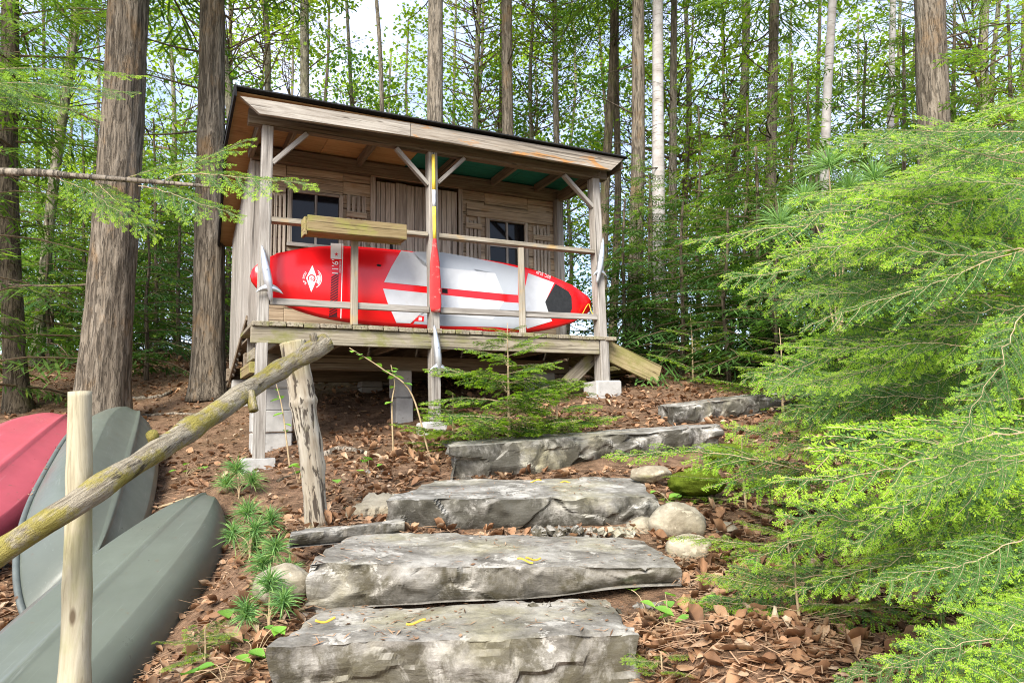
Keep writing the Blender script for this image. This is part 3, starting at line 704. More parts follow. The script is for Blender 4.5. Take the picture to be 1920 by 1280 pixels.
# yellow cord tied round the tail
r0 = [tuple([*fp(1092, 569, YB - .02)]), tuple([*fp(1104, 572, YB - .02)])]
cp = fp(1103, 570, YB - .03); cq = fp(1116, 594, -.02); cr = fp(1090, 594, YB - .03)
cord = MB(); cord.add(*tube(spline([(cr[0], YB - .02, cr[1]), (cp[0], YB - .03, cp[1]), ((cp[0] + cq[0]) / 2, .06, (cp[1] + cq[1]) / 2 - .01), (cq[0], -.02, cq[1])], 14), .004, 5))
c_ = cord.build('tie_cord', 'rope_yellow', None, smooth=True); c_.location = (CO[0], CO[1], CZ); c_.rotation_euler = (0, 0, YAW)
tag(c_, 'thin yellow cord tying the paddleboard tail to the right porch post', 'cord')
# ------------------------------------------------------------------ painted paddle on the middle post
pd_ = thing('paddle', 'old wooden paddle with yellow shaft and red blade on the middle post', 'paddle', (CO[0], CO[1], CZ), YAW)
yp_ = -.085
pT = fp(812.5, 291, yp_); pM = fp(815, 448, yp_); pE = fp(817, 585, yp_)
f1 = pT + (pM - pT) * .42; f2 = pT + (pM - pT) * .62
def P3(q, y=yp_): return (q[0], y, q[1])
MB().add(*tube(spline([P3(pT), P3(f1)], 4), .017, 10)).build('shaft', 'paint_yellow', pd_, True)
MB().add(*tube(spline([P3(f1), P3(f2)], 4), .0168, 10)).build('shaft_band', 'board_white', pd_, True)
MB().add(*tube(spline([P3(f2), P3(pM)], 4), .017, 10)).build('shaft', 'paint_yellow', pd_, True)
mbd = MB(); nn = 20; Vb = []
for k in range(nn):
    f = k / (nn - 1); c = pM + (pE - pM) * f; w = np.interp(f, [0, .12, .3, .6, .92, 1], [.018, .026, .046, .056, .058, .045]); d = np.interp(f, [0, .3, 1], [.017, .012, .005])
    for th in np.arange(10) * 2 * math.pi / 10: Vb.append((c[0] + w * math.cos(th), yp_ + d * math.sin(th) * (1 if abs(math.cos(th)) > .2 else 1.3), c[1]))
i = np.arange(nn - 1)[:, None] * 10; j = np.arange(10)[None, :]; mbd.add(Vb, np.stack([i + j, i + (j + 1) % 10, i + 10 + (j + 1) % 10, i + 10 + j], -1).reshape(-1, 4), [((nn - 1) * 10, (nn - 1) * 10 + k, (nn - 1) * 10 + k + 1) for k in range(1, 9)])
mbd.build('blade', 'paint_red', pd_, True)
# ------------------------------------------------------------------ silver fish-shaped ornaments on the posts
def fish(top, bot, fin, yl, label, wpx, flip=1, body_r=.036):
    t = thing('fish_ornament', label, 'ornament', (CO[0], CO[1], CZ), YAW, 'silver ornaments on the porch posts')
    a = fp(*top, yl); b = fp(*bot, yl); f = fp(*fin, yl); n = 16; s = np.linspace(0, 1, n)
    R = body_r * np.interp(s, [0, .12, .4, .65, .85, 1], [.12, .5, .95, 1, .7, .3])
    P = np.array([(a[0] + (b[0] - a[0]) * q, yl - .012 * math.sin(math.pi * q), a[1] + (b[1] - a[1]) * q) for q in s])
    MB().add(*tube(P, R, 10)).build('body', 'silver', t, True)
    for sx in (-1, 1):
        m = MB(); Vf = []
        for q in np.linspace(0, 1, 7):
            x = f[0] + sx * (.01 + wpx * q); h = .034 * (1 - q) ** .6; zc = f[1] - .045 * q * q
            Vf += [(x, yl - .022, zc - h), (x, yl - .030 + .006 * q, zc), (x, yl - .022, zc + h), (x, yl - .005, zc)]
        i = np.arange(6)[:, None] * 4; j = np.arange(4)[None, :]
        m.add(Vf, np.stack([i + j, i + (j + 1) % 4, i + 4 + (j + 1) % 4, i + 4 + j], -1).reshape(-1, 4)); m.build('fin', 'silver', t, True)
    e = fp(top[0] * .55 + bot[0] * .45, top[1] * .55 + bot[1] * .45, yl)
    MB().add(*tube([(e[0], yl - .028, e[1]), (e[0], yl - .046, e[1])], .006, 6)).build('bolt', 'hole_black', t)
fish((491, 460), (509, 565), (505, 540), -.075, 'silver fish-shaped ornament with fins on the left porch post beside the board nose', .10)
fish((814, 609), (824, 706), (821, 688), -.085, 'silver fish-shaped ornament low on the middle post below the paddle', .085)
fish((1131, 446), (1119, 532), (1123, 510), -.085, 'silver fish-shaped ornament leaning on the right porch post', .075)

# ------------------------------------------------------------------ stone steps
def slab(name, mat, FL, FR, BR, BL, thL, thR, seed, label, cat='stone step', group=None, rough=.030, round_=.03, flute=.010, n=(120, 30, 18), scale=1.0, wob=.035):
    """corners of the top face in world space (front left, front right, back right, back left) and thickness at either end"""
    nx, ny, nz = n; FL, FR, BR, BL = map(lambda a: np.array(a, float), (FL, FR, BR, BL))
    idx = {}; P = []; Q = []
    def vid(i, j, k):
        key = (i, j, k)
        if key not in idx: idx[key] = len(P); P.append((i / nx, j / ny, k / nz))
        return idx[key]
    for i in range(nx):
        for j in range(ny):
            Q.append((vid(i, j, nz), vid(i + 1, j, nz), vid(i + 1, j + 1, nz), vid(i, j + 1, nz))); Q.append((vid(i, j, 0), vid(i, j + 1, 0), vid(i + 1, j + 1, 0), vid(i + 1, j, 0)))
    for i in range(nx):
        for k in range(nz):
            Q.append((vid(i, 0, k), vid(i + 1, 0, k), vid(i + 1, 0, k + 1), vid(i, 0, k + 1))); Q.append((vid(i, ny, k), vid(i, ny, k + 1), vid(i + 1, ny, k + 1), vid(i + 1, ny, k)))
    for j in range(ny):
        for k in range(nz):
            Q.append((vid(0, j, k), vid(0, j, k + 1), vid(0, j + 1, k + 1), vid(0, j + 1, k))); Q.append((vid(nx, j, k), vid(nx, j + 1, k), vid(nx, j + 1, k + 1), vid(nx, j, k + 1)))
    P = np.array(P); u, v, w = P[:, 0], P[:, 1], P[:, 2]
    # concentrate rows near the edges
    e = lambda t: .5 - .5 * np.cos(np.pi * t) * (.6 + .4 * np.abs(np.cos(np.pi * t)))
    u2, v2 = u, v
    top = (FL * (1 - u2)[:, None] + FR * u2[:, None]) * (1 - v2)[:, None] + (BL * (1 - u2)[:, None] + BR * u2[:, None]) * v2[:, None]
    th = thL * (1 - u2) + thR * u2
    ax = (FR - FL) / np.linalg.norm(FR - FL); inn = np.cross([0, 0, 1.0], ax)
    S = top.copy(); S[:, 2] -= (1 - w) * th
    q = S * np.array([1, 1, 1.0])
    fr = (1 - v2); front = np.where(v2 < .001, 1.0, 0) ; sideL = np.where(u2 < .001, 1., 0); sideR = np.where(u2 > .999, 1., 0); backf = np.where(v2 > .999, 1., 0)
    # outline wobble of the long edges and the ends
    wv = fbm(np.column_stack([u2 * 5 * scale, np.full(len(u), seed * 3.1), w * .6]), seed, 4) * wob
    S += inn * (wv * (1 - v2) ** 2)[:, None] + inn * (fbm(np.column_stack([u2 * 4, np.full(len(u), seed * 7.7), w]), seed + 5, 3) * wob * v2 ** 2)[:, None]
    S += ax * (fbm(np.column_stack([v2 * 4, np.full(len(u), seed * 1.7), w * 1.5]), seed + 9, 3) * wob * (2 * u2 - 1) ** 4)[:, None]
    # strata: ledges in the upright faces
    rs = np.random.default_rng(seed); Lx = np.linalg.norm(FR - FL); nc = int(16 * Lx) + 6; cs = np.column_stack([rs.uniform(0, Lx, nc), rs.uniform(0, th.max(), nc)]); cg = rs.normal(0, .16, (nc, 2)); co_ = rs.normal(0, 1, nc)
    pp = np.column_stack([u2 * Lx, w * th]); pp = pp + .03 * np.column_stack([vnoise(q * 14, seed), vnoise(q * 14 + 7, seed)]); dd = ((pp[:, None, :] - cs[None]) * np.array([1, 1.6])) ** 2; dd = dd.sum(2); ww = np.exp(-(dd - dd.min(1)[:, None]) / .0011); ww /= ww.sum(1)[:, None]
    led = (ww * (.40 * co_[None] + ((pp[:, None, :] - cs[None]) * cg[None]).sum(2) / max(flute, .004) * .5)).sum(1)
    S += inn * (led * flute * 2 * front)[:, None] + ax * (led * flute * (sideL - sideR))[:, None]
    # chipped, rounded rims; an undercut towards the bottom
    dz = 1 - w; rim = np.exp(-((dz * th) / .035) ** 2)
    chip = np.clip(fbm(np.column_stack([u2 * 9 * scale, v2 * 3, w]), seed + 21, 3) * 1.4 + .35, 0, 1)
    S += inn * (rim * round_ * chip * (front - backf))[:, None] + ax * (rim * round_ * chip * (sideL - sideR))[:, None]
    S[:, 2] -= np.exp(-(np.minimum(np.minimum(u2, 1 - u2) * np.linalg.norm(FR - FL), np.minimum(v2, 1 - v2) * np.linalg.norm(BL - FL)) / .03) ** 2) * w * round_ * .6 * chip
    S += inn * ((1 - w) ** 3 * .05 * front)[:, None]
    nrm = np.column_stack([fbm(q * 3.3, seed + 31, 4), fbm(q * 3.3 + 9, seed + 37, 4), fbm(q * np.array([2, 2, 9]) + 5, seed + 41, 4) * .55]); S += nrm * rough
    S[:, 2] += .006 * fbm(q * np.array([6, 14, 6]), seed + 51, 3) * w
    c = S.mean(0); o = MB().add(S - c, Q).build(name, mat); o.location = c
    return tag(o, label, cat, group)
STEPS = 'stone slab steps climbing to the cabin'
def gtop(px, py, Y): return at(px, py, Y)
s1L = at(512, 1190, 2.50); s1R = at(1196, 1206, 2.56); s1L[2] = s1R[2] = (s1L[2] + s1R[2]) / 2
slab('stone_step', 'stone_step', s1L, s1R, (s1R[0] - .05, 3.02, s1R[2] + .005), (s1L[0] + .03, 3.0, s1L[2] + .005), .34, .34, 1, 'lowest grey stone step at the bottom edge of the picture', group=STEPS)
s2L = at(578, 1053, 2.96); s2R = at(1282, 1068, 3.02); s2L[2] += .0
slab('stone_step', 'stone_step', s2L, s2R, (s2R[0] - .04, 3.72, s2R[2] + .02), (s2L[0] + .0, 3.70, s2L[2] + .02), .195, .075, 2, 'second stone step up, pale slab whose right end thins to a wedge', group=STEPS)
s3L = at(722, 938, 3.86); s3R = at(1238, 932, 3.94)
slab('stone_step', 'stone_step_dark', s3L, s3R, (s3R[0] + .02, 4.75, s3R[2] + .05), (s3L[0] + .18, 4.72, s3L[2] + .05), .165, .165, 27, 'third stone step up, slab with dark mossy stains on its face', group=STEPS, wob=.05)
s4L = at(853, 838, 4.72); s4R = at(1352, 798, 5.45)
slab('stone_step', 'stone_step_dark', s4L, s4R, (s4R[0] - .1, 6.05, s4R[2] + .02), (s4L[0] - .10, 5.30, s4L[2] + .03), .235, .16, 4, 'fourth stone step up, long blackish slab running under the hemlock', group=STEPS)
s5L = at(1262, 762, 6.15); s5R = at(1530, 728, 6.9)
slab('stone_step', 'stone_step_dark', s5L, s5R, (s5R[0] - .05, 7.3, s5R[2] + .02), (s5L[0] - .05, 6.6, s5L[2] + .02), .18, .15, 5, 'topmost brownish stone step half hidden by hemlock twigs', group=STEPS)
a = at(541, 1004, 3.35); b = at(760, 976, 3.72)
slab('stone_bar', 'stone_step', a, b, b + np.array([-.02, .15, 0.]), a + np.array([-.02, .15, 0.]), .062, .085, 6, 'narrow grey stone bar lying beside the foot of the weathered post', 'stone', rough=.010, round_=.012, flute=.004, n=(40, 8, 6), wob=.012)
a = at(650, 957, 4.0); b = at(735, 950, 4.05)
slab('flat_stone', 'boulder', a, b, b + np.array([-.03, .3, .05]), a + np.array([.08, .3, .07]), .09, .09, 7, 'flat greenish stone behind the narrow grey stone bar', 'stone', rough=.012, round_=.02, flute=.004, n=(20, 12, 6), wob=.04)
def boulder(px, py, Y, r, seed, label, mat='boulder', sq=(1, .9, .8), name='boulder', cat='boulder', amp=.16, cut=True):
    c = at(px, py, Y); nu_, nv_ = 36, 24; U, Vv = np.meshgrid(np.arange(nu_) / nu_ * 2 * np.pi, np.linspace(0, np.pi, nv_))
    D = np.stack([np.cos(U) * np.sin(Vv), np.sin(U) * np.sin(Vv), np.cos(Vv)], -1).reshape(-1, 3)
    rr = 1 + amp * fbm(D * 1.6 + seed * 3, seed, 3)
    if cut:
        for k in range(5):
            nvec = rng.normal(size=3); nvec /= np.linalg.norm(nvec); d = D @ nvec; rr = np.where(d * rr > .82, .82 / np.maximum(d, .3), rr)
    rr += (.02 if mat != 'moss' else .16) * fbm(D * (9 if mat != 'moss' else 5) + seed, seed + 4, 4)
    P = D * rr[:, None] * r * np.array(sq); j = np.arange(nu_)[None, :]; i = np.arange(nv_ - 1)[:, None] * nu_
    o = MB().add(P, np.stack([i + j, i + nu_ + j, i + nu_ + (j + 1) % nu_, i + (j + 1) % nu_], -1).reshape(-1, 4)).build(name, mat, smooth=True); o.location = c
    return tag(o, label, cat)
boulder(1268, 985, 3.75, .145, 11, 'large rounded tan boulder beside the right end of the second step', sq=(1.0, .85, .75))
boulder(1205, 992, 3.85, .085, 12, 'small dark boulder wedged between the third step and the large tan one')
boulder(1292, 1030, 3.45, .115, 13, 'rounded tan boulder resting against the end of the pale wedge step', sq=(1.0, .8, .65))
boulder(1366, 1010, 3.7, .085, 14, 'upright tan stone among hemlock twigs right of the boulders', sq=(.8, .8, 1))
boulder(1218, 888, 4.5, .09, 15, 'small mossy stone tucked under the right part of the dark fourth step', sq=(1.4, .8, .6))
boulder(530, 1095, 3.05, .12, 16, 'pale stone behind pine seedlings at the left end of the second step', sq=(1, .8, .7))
boulder(1305, 905, 4.25, .15, 17, 'bright green moss cushion right of the third step', 'moss', (1.1, .9, .5), 'moss_cushion', 'moss', .12, False)
boulder(1365, 850, 4.9, .14, 18, 'yellow green moss cushion at the end of the fourth step', 'moss', (1.2, .9, .5), 'moss_cushion', 'moss', .12, False)
boulder(820, 822, 6.35, .13, 19, 'moss patch round the foot of the middle porch post', 'moss', (1.2, .8, .35), 'moss_cushion', 'moss', .12, False)
# crushed stone under the third step and in the joints
cr = MB()
V8 = np.array([(x, y, z) for x in (-1, 1) for y in (-1, 1) for z in (-1, 1)], float) * .5; Q8 = [(0, 1, 3, 2), (4, 6, 7, 5), (0, 4, 5, 1), (2, 3, 7, 6), (0, 2, 6, 4), (1, 5, 7, 3)]
for k in range(260):
    if k < 190: px, py, Y = rng.uniform(1000, 1190), rng.uniform(992, 1012), rng.uniform(3.72, 3.9)
    else: px, py, Y = rng.uniform(1000, 1290), rng.uniform(1136, 1150), rng.uniform(2.9, 3.0)
    c = at(px, py, Y); s = rng.uniform(.012, .034); M = np.array(Matrix.Rotation(rng.uniform(0, 6), 3, Vector(rng.normal(size=3)).normalized()))
    cr.add((V8 * s * rng.uniform(.6, 1.2, 3) + rng.normal(0, .15 * s, (8, 3))) @ M.T + c, Q8)
tag(cr.build('gravel', 'stone_step'), 'grey crushed stone packed under the steps', 'gravel', kind='stuff')

# ------------------------------------------------------------------ canoes, keel up on the slope
def canoe(label, hullmat, near, far, roll, L=None, beam=.86, depth=.36, lift=.0, text_=None):
    near = np.array(near, float); far = np.array(far, float); d = far - near; Lc = np.linalg.norm(d)
    M = frame(d, (0, 0, 1), near + d / 2) @ Matrix.Rotation(roll, 4, 'X')
    t = link('canoe', None); t.matrix_world = M; tag(t, label, 'canoe')
    n = 61; sec = [(1.0, 0), (1.012, .18), (1.0, .36), (.965, .56), (.90, .71), (.80, .83), (.70, .885), (.68, .90), (.66, .905), (.36, .925), (.10, .955), (.07, .965), (.02, 1.0)]
    sec = sec + [(-a, b) for a, b in sec[::-1]]; V = []
    for s in np.linspace(-1, 1, n):
        a = abs(s); b = beam / 2 * max(0.012, (1 - a ** 3.4)) ** .72; zg = -.11 * a ** 3; zb = depth * (1 - .16 * a ** 3) * max(0, 1 - a ** 18) ** .5
        for (q, h) in sec:
            k = a ** 3; qq = q * (1 - .35 * k * (h))
            V.append((s * Lc / 2 * (1 - .05 * h * a ** 6), b * qq, zg + (zb - zg) * h))
    m = len(sec); i = np.arange(n - 1)[:, None] * m; j = np.arange(m - 1)[None, :]
    MB().add(V, np.stack([i + j, i + m + j, i + m + j + 1, i + j + 1], -1).reshape(-1, 4)).build('hull', hullmat, t, True)
    for sg in (1, -1):
        P = []
        for s in np.linspace(-1, 1, 61):
            a = abs(s); P.append((s * Lc / 2 * 1.002, sg * (beam / 2 * max(.012, 1 - a ** 3.4) ** .72 + .008), -.11 * a ** 3 - .004))
        MB().add(*tube(P, .019, 8)).build('gunwale', 'gunwale', t, True)
    for s in (-.35, .3):
        b = beam / 2 * (1 - abs(s) ** 2.5) ** .8 - .02; MB().add(*tube([(s * Lc / 2, -b, .02), (s * Lc / 2, b, .02)], .018, 6)).build('thwart', 'gunwale', t, True)
    return t
c1f = at(408, 985, 5.1); c1f[2] += .09; c1n = np.array([-1.86, 1.05, -1.78])
c1 = canoe('grey green canoe lying keel up in front, next to the step stones', 'canoe_grey', c1n, c1f, math.radians(2), beam=.70, depth=.31)
c2n = at(95, 1150, 4.0); c2f = at(222, 800, 7.1)
c2 = canoe('grey canoe leaning on its side in the middle of the three', 'canoe_grey', c2n, c2f, math.radians(40), beam=.74)
c3n = at(-250, 1150, 4.1); c3f = at(118, 815, 7.2)
c3 = canoe('faded red canoe behind the other two at the left edge', 'canoe_pink', c3n, c3f, math.radians(22))
# rope from the grey canoe to the tree
rp = [at(222, 790, 7.0), at(245, 768, 7.1), at(262, 790, 7.2), at(255, 825, 7.1), at(280, 828, 7.0), at(262, 836, 7.0)]
tag(MB().add(*tube(spline(rp, 40), .010, 6)).build('rope', 'rope', smooth=True), 'pale rope looped at the far tip of the leaning grey canoe', 'rope')

# ------------------------------------------------------------------ log handrail
hr = thing('log_handrail', 'rustic handrail of a mossy log on two bark-stripped posts', 'handrail')
def log(name, mat, pts, r0, r1, seed, n=40, ns=20, lump=.12, knots=(), parent=hr, flat_top=True):
    P = spline(pts, n); L = np.linalg.norm(P[-1] - P[0]); M = frame(P[-1] - P[0], (0, 0, 1) if abs((P[-1] - P[0])[2]) < .85 * L else (0, 1, 0), P[0]); R3 = np.array(M.to_3x3())
    loc = (P - P[0]) @ R3; R = np.linspace(r0, r1, n)
    for (f, a) in knots: R = R * (1 + a * np.exp(-((np.linspace(0, 1, n) - f) / .025) ** 2))
    V, Q, T = tube(loc, R, ns); c = np.repeat(loc, ns, 0)
    body = V[:n * ns]; d = body - c; q = body.copy(); q[:, 0] *= .8
    body = c + d * (1 + lump * fbm(q * 9 + seed, seed, 3)[:, None] + lump * .5 * fbm(q * np.array([2, 30, 30]) + seed, seed + 3, 2)[:, None])
    V[:n * ns] = body
    return MB().add(V, Q, T).build(name, mat, parent, True, M)
ra = at(-140, 1128, 2.15); rb = at(150, 938, 2.42); rc = at(380, 790, 3.02); rd = at(505, 705, 3.5); re = at(613, 641, 3.74)
log('rail', 'log_old', [ra, rb, rc, rd, re], .038, .047, 3, 130, 26, .20, ((.28, .12), (.47, .16), (.63, .10), (.8, .14), (.93, .12)))
for (f0, f1, r) in (((592, 652, 3.68), (586, 625, 3.66), .018), ((292, 832, 2.78), (284, 812, 2.74), .02), ((468, 735, 3.3), (476, 770, 3.27), .02), ((338, 818, 2.9), (330, 800, 2.86), .012)):
    log('branch_stub', 'log_old', [at(*f0), at(*f1)], r * 1.1, r, 8, 5, 10, .15)
b0 = at(597, 1000, 3.92); b1 = at(584, 860, 3.92); b2 = at(566, 740, 3.93); b3 = at(548, 642, 3.93)
log('post', 'log_peeling', [b0 - np.array([0, 0, .08]), b1, b2, b3], .058, .070, 5, 90, 26, .14, ((.62, .14), (.3, .08)))
p0 = at(139, 1290, 2.50); p1_ = at(147, 1000, 2.52); p2 = at(150, 734, 2.52); p0b = p0.copy(); p0b[2] = gz(p0[0], p0[1]) - .05; p0b[0] -= .01
log('post', 'log_peeled', [p0b, p0, p1_, p2], .053, .037, 6, 80, 24, .06, ((.35, .06), (.55, .05), (.8, .04)))

# ------------------------------------------------------------------ foliage templates
def bough(L, seed, sp=.036, sub=.022, ndl=.0050, nl=.0155, nw=.0046, side=.36, droop=.12, new=.035, stem_r=.0034, ang=56):
    r = np.random.default_rng(seed); mb = MB(); tw = []
    n = 24; t = np.linspace(0, 1, n); wig = np.cumsum(r.normal(0, .012, n)) * L
    ax = np.column_stack([t * L, wig - wig[0], -droop * L * t ** 2 + .01 * L * np.sin(t * 7 + seed)])
    mb.add(*tube(ax, np.linspace(stem_r, stem_r * .2, n), 5, False), m=2)
    def pt(f): return np.array([np.interp(f, t, ax[:, k]) for k in range(3)])
    x = .10 * L; sgn = 1
    while x < L * .985:
        f = x / L; ls = side * L * (1 - f) ** .75 * min(1, .35 + f * 2.2) * r.uniform(.55, 1.1) + .03
        a = math.radians(ang + r.uniform(-20, 16)) * sgn; p = pt(f); dr = r.uniform(.15, .5)
        k = max(4, int(ls / .02)); s = np.linspace(0, 1, k)
        B = p + np.column_stack([np.cos(a * (1 - .25 * s)) * s * ls, np.sin(a * (1 - .25 * s)) * s * ls, -dr * ls * s ** 1.6 * .8 + r.normal(0, .004, k).cumsum() * .5])
        tw.append((B, 1)); 
        if ls > .05:
            y = .03; sg = 1
            while y < ls * .96:
                g = y / ls; l2 = (.42 * ls * (1 - g) ** .8 + .012) * r.uniform(.5, 1.1); q = B[min(k - 2, int(g * (k - 1)))] ; q = q + (B[min(k - 1, int(g * (k - 1)) + 1)] - q) * (g * (k - 1) % 1)
                dvec = B[-1] - B[0]; a0 = math.atan2(dvec[1], dvec[0]); a2 = a0 + sg * math.radians(50 + r.uniform(-12, 12)); k2 = max(3, int(l2 / .02)); s2 = np.linspace(0, 1, k2)
                tw.append((q + np.column_stack([np.cos(a2) * s2 * l2, np.sin(a2) * s2 * l2, -dr * .6 * l2 * s2 ** 1.5 + (dvec[2] / ls) * s2 * l2 * .6]), 2)); y += sub * r.uniform(.7, 1.3); sg = -sg
        x += sp * r.uniform(.7, 1.3); sgn = -sgn
    tw.append((ax[int(n * .25):], 1))
    NV = []; NM = []; NR = []
    for B, lv in tw:
        seg = np.linalg.norm(np.diff(B, axis=0), axis=1); cum = np.concatenate([[0], np.cumsum(seg)]); ln = cum[-1]
        if ln < .008: continue
        if lv == 1 and ln > .05: mb.add(*tube(B, np.linspace(stem_r * .3, .0006, len(B)), 3, False), m=2)
        m = max(3, int(ln / ndl)); d = np.linspace(.0, ln, m) + r.uniform(-.3, .3, m) * ndl
        C = np.column_stack([np.interp(d, cum, B[:, k]) for k in range(3)]); tan = (B[-1] - B[0]) / ln
        lat = np.cross([0, 0, 1.0], tan); lat /= np.linalg.norm(lat) + 1e-9
        up = np.cross(tan, lat)
        for sg in (-1, 1):
            l = nl * r.uniform(.7, 1.15, m) * np.interp(d / ln, [0, .8, 1], [1, .95, .6])
            dirv = lat * sg * .88 + tan * .42 + r.normal(0, .14, (m, 3)) + up * r.normal(.05, .18, (m, 1)); dirv /= np.linalg.norm(dirv, axis=1)[:, None]
            w = nw * r.uniform(.8, 1.2, m)[:, None] * tan
            Vn = np.stack([C - w * .5, C + dirv * (l * .55)[:, None] + w * .6, C + dirv * l[:, None], C + dirv * (l * .45)[:, None] - w * .6], 1)
            NV.append(Vn); NM.append((ln - d < new * r.uniform(.6, 1.5, m)).astype(int)); NR.append(np.clip(r.normal(.5, .22, m) + .12 * r.normal(), 0, 1))
    NV = np.concatenate(NV); NM = np.concatenate(NM); NR = np.concatenate(NR); k = len(NV)
    mb.add(NV.reshape(-1, 3), np.arange(k * 4).reshape(-1, 4), m=NM, rnd=np.repeat(NR, 4))
    return mb
NM3 = ['needle_old', 'needle_new', 'stem_pale']
NEAR = [bough(1.0, 100 + k, new=(.048, .010, .04, .016, .052)[k]).mesh('hemlock_bough_near', NM3) for k in range(5)]
NEAR2 = [bough(.7, 120 + k, sp=.036, new=.04, side=.46).mesh('hemlock_bough_small', NM3) for k in range(3)]
MID = [bough(.7, 140 + k, sp=.042, sub=.03, ndl=.0075, nl=.022, nw=.0085, side=.46, new=.036, stem_r=.0045).mesh('hemlock_bough_mid', NM3) for k in range(4)]
LEN = {**{m.name: 1.0 for m in NEAR}, **{m.name: .7 for m in NEAR2}, **{m.name: .7 for m in MID}}
def put_bough(parent, mesh, root, tip, roll):
    root = Vector(root); tip = Vector(tip); d = tip - root; s = d.length / LEN[mesh.name]
    M = frame(d, (0, 0, 1), root) @ Matrix.Rotation(roll, 4, 'X') @ Matrix.Rotation(-.16, 4, 'Y') @ Matrix.Diagonal((s, s, s, 1))
    return link('bough', mesh, parent, M)
# far crown: joined strips
def crown_template(seed, L=1.6, wide=.030):
    r = np.random.default_rng(seed); V = []; R = []; n = int(10 + 9 * L)
    for k in range(n):
        f = .12 + .88 * k / n; sg = 1 if k % 2 else -1; ls = .46 * L * (1 - f) ** .8 * min(1, .4 + 2 * f) * r.uniform(.5, 1.1) + .07
        p = np.array([f * L, 0, -.2 * L * f * f]); a = math.radians(55 + r.uniform(-12, 12)) * sg; d = np.array([math.cos(a), math.sin(a), -r.uniform(.15, .5)])
        lat = np.cross([0, 0, 1.], d)
        def strip(p, d, l, w):
            lat = np.cross([0, 0, 1.], d); lat /= np.linalg.norm(lat) + 1e-9
            V.append([p - lat * w * .3, p + d * l * .5 - lat * w, p + d * l, p + d * l * .45 + lat * w]); R.append(np.clip(r.normal(.45, .25), 0, 1))
        strip(p, d, ls, wide * .8)
        m = max(2, int(ls / .07))
        for q in range(m):
            g = (q + .5) / m; s2 = 1 if q % 2 else -1; a2 = a + s2 * math.radians(50 + r.uniform(-15, 15)); l2 = .45 * ls * (1 - g) ** .7 * r.uniform(.5, 1.1) + .05
            strip(p + d * ls * g, np.array([math.cos(a2), math.sin(a2), -r.uniform(.1, .6)]), l2, wide * .75)
    return np.array(V), np.array(R)
CT = {s: [crown_template(200 + k, s, .020 if s > 1 else .016) for k in range(4)] for s in (.7, 1.4, 2.5)}
def rotz(a): c, s = math.cos(a), math.sin(a); return np.array([[c, -s, 0], [s, c, 0], [0, 0, 1.]])
def hemlock_crown(seed, h0, h1, rmax, nb, mats=('needle_dark', 'stem'), shape=1.0):
    r = np.random.default_rng(seed); mb = MB()
    for k in range(nb):
        f = (k + r.uniform(0, 1)) / nb; h = h0 + (h1 - h0) * f; l = rmax * (1 - f) ** shape * r.uniform(.55, 1.15) + .25; az = k * 2.399 + r.uniform(-.5, .5)
        cl = .7 if l < 1 else 1.4 if l < 1.9 else 2.5; Vt, Rt = CT[cl][k % 4]; s = l / cl; R = rotz(az); roll = r.uniform(-.35, .35); c, s_ = math.cos(roll), math.sin(roll); X = np.array([[1, 0, 0], [0, c, -s_], [0, s_, c]])
        pit = r.uniform(-.25, .22); c, s_ = math.cos(pit), math.sin(pit); Y = np.array([[c, 0, s_], [0, 1, 0], [-s_, 0, c]])
        MM = R @ Y @ X; V = (Vt.reshape(-1, 3) * np.array([s, s, s]) ) @ MM.T + np.array([0, 0, h]); q = len(Vt)
        # strips keep their width when boughs are short
        mb.add(V, np.arange(q * 4).reshape(-1, 4), m=0, rnd=np.repeat(np.clip(Rt + r.normal(0, .12), 0, 1), 4))
        st_ = np.array([[0, 0, 0], [.35 * l, 0, -.02 * l], [.7 * l, 0, -.1 * l], [l, 0, -.2 * l]]) @ MM.T + np.array([0, 0, h]); mb.add(*tube(st_, [.007 * l + .003, .005 * l + .002, .003 * l + .001, .001], 4, False), m=1)
    return mb.mesh('hemlock_crown', list(mats))
def leafy_crown(seed, h0, h1, rmax, nl, mat='leaf_maple', ls=.075, clumps=105):
    r = np.random.default_rng(seed); mb = MB(); ctr = []
    for k in range(clumps):
        f = r.uniform(0, 1); h = h0 + (h1 - h0) * f; rad = rmax * math.sin(math.pi * min(.97, .12 + .85 * f)) ** .6 * r.uniform(.25, 1) ** .6; az = r.uniform(0, 6.283)
        c = np.array([math.cos(az) * rad, math.sin(az) * rad, h]); ctr.append(c); st0 = np.array([0, 0, h - rad * r.uniform(.35, .8)])
        P = spline([st0, (st0 + c) / 2 + r.normal(0, .12, 3), c], 6); mb.add(*tube(P, np.linspace(.007 * rad + .004, .002, 6), 4, False), m=1)
    ctr = np.array(ctr); ci = r.integers(0, clumps, nl); sz = r.uniform(.12, .30, clumps)
    C = ctr[ci] + r.normal(0, 1, (nl, 3)) * sz[ci][:, None] * np.array([1, 1, .55]); a = r.uniform(0, 6.283, nl); tl = r.normal(0, .5, nl)
    d = np.column_stack([np.cos(a) * np.cos(tl), np.sin(a) * np.cos(tl), np.sin(tl) - .35]); d /= np.linalg.norm(d, axis=1)[:, None]
    lat = np.cross(d, r.normal(0, 1, (nl, 3)) * .35 + np.array([0, 0, 1.])); lat /= np.linalg.norm(lat, axis=1)[:, None]
    s = ls * r.uniform(.6, 1.2, nl)[:, None]
    V = np.stack([C, C + d * s * .5 + lat * s * .42, C + d * s, C + d * s * .5 - lat * s * .42], 1)
    mb.add(V.reshape(-1, 3), np.arange(nl * 4).reshape(-1, 4), m=0, rnd=np.repeat(np.clip(r.normal(.5, .20, nl) + (sz[ci] - .21) * 1.2, 0, 1), 4))
    return mb.mesh('leafy_crown', [mat, 'stem'])
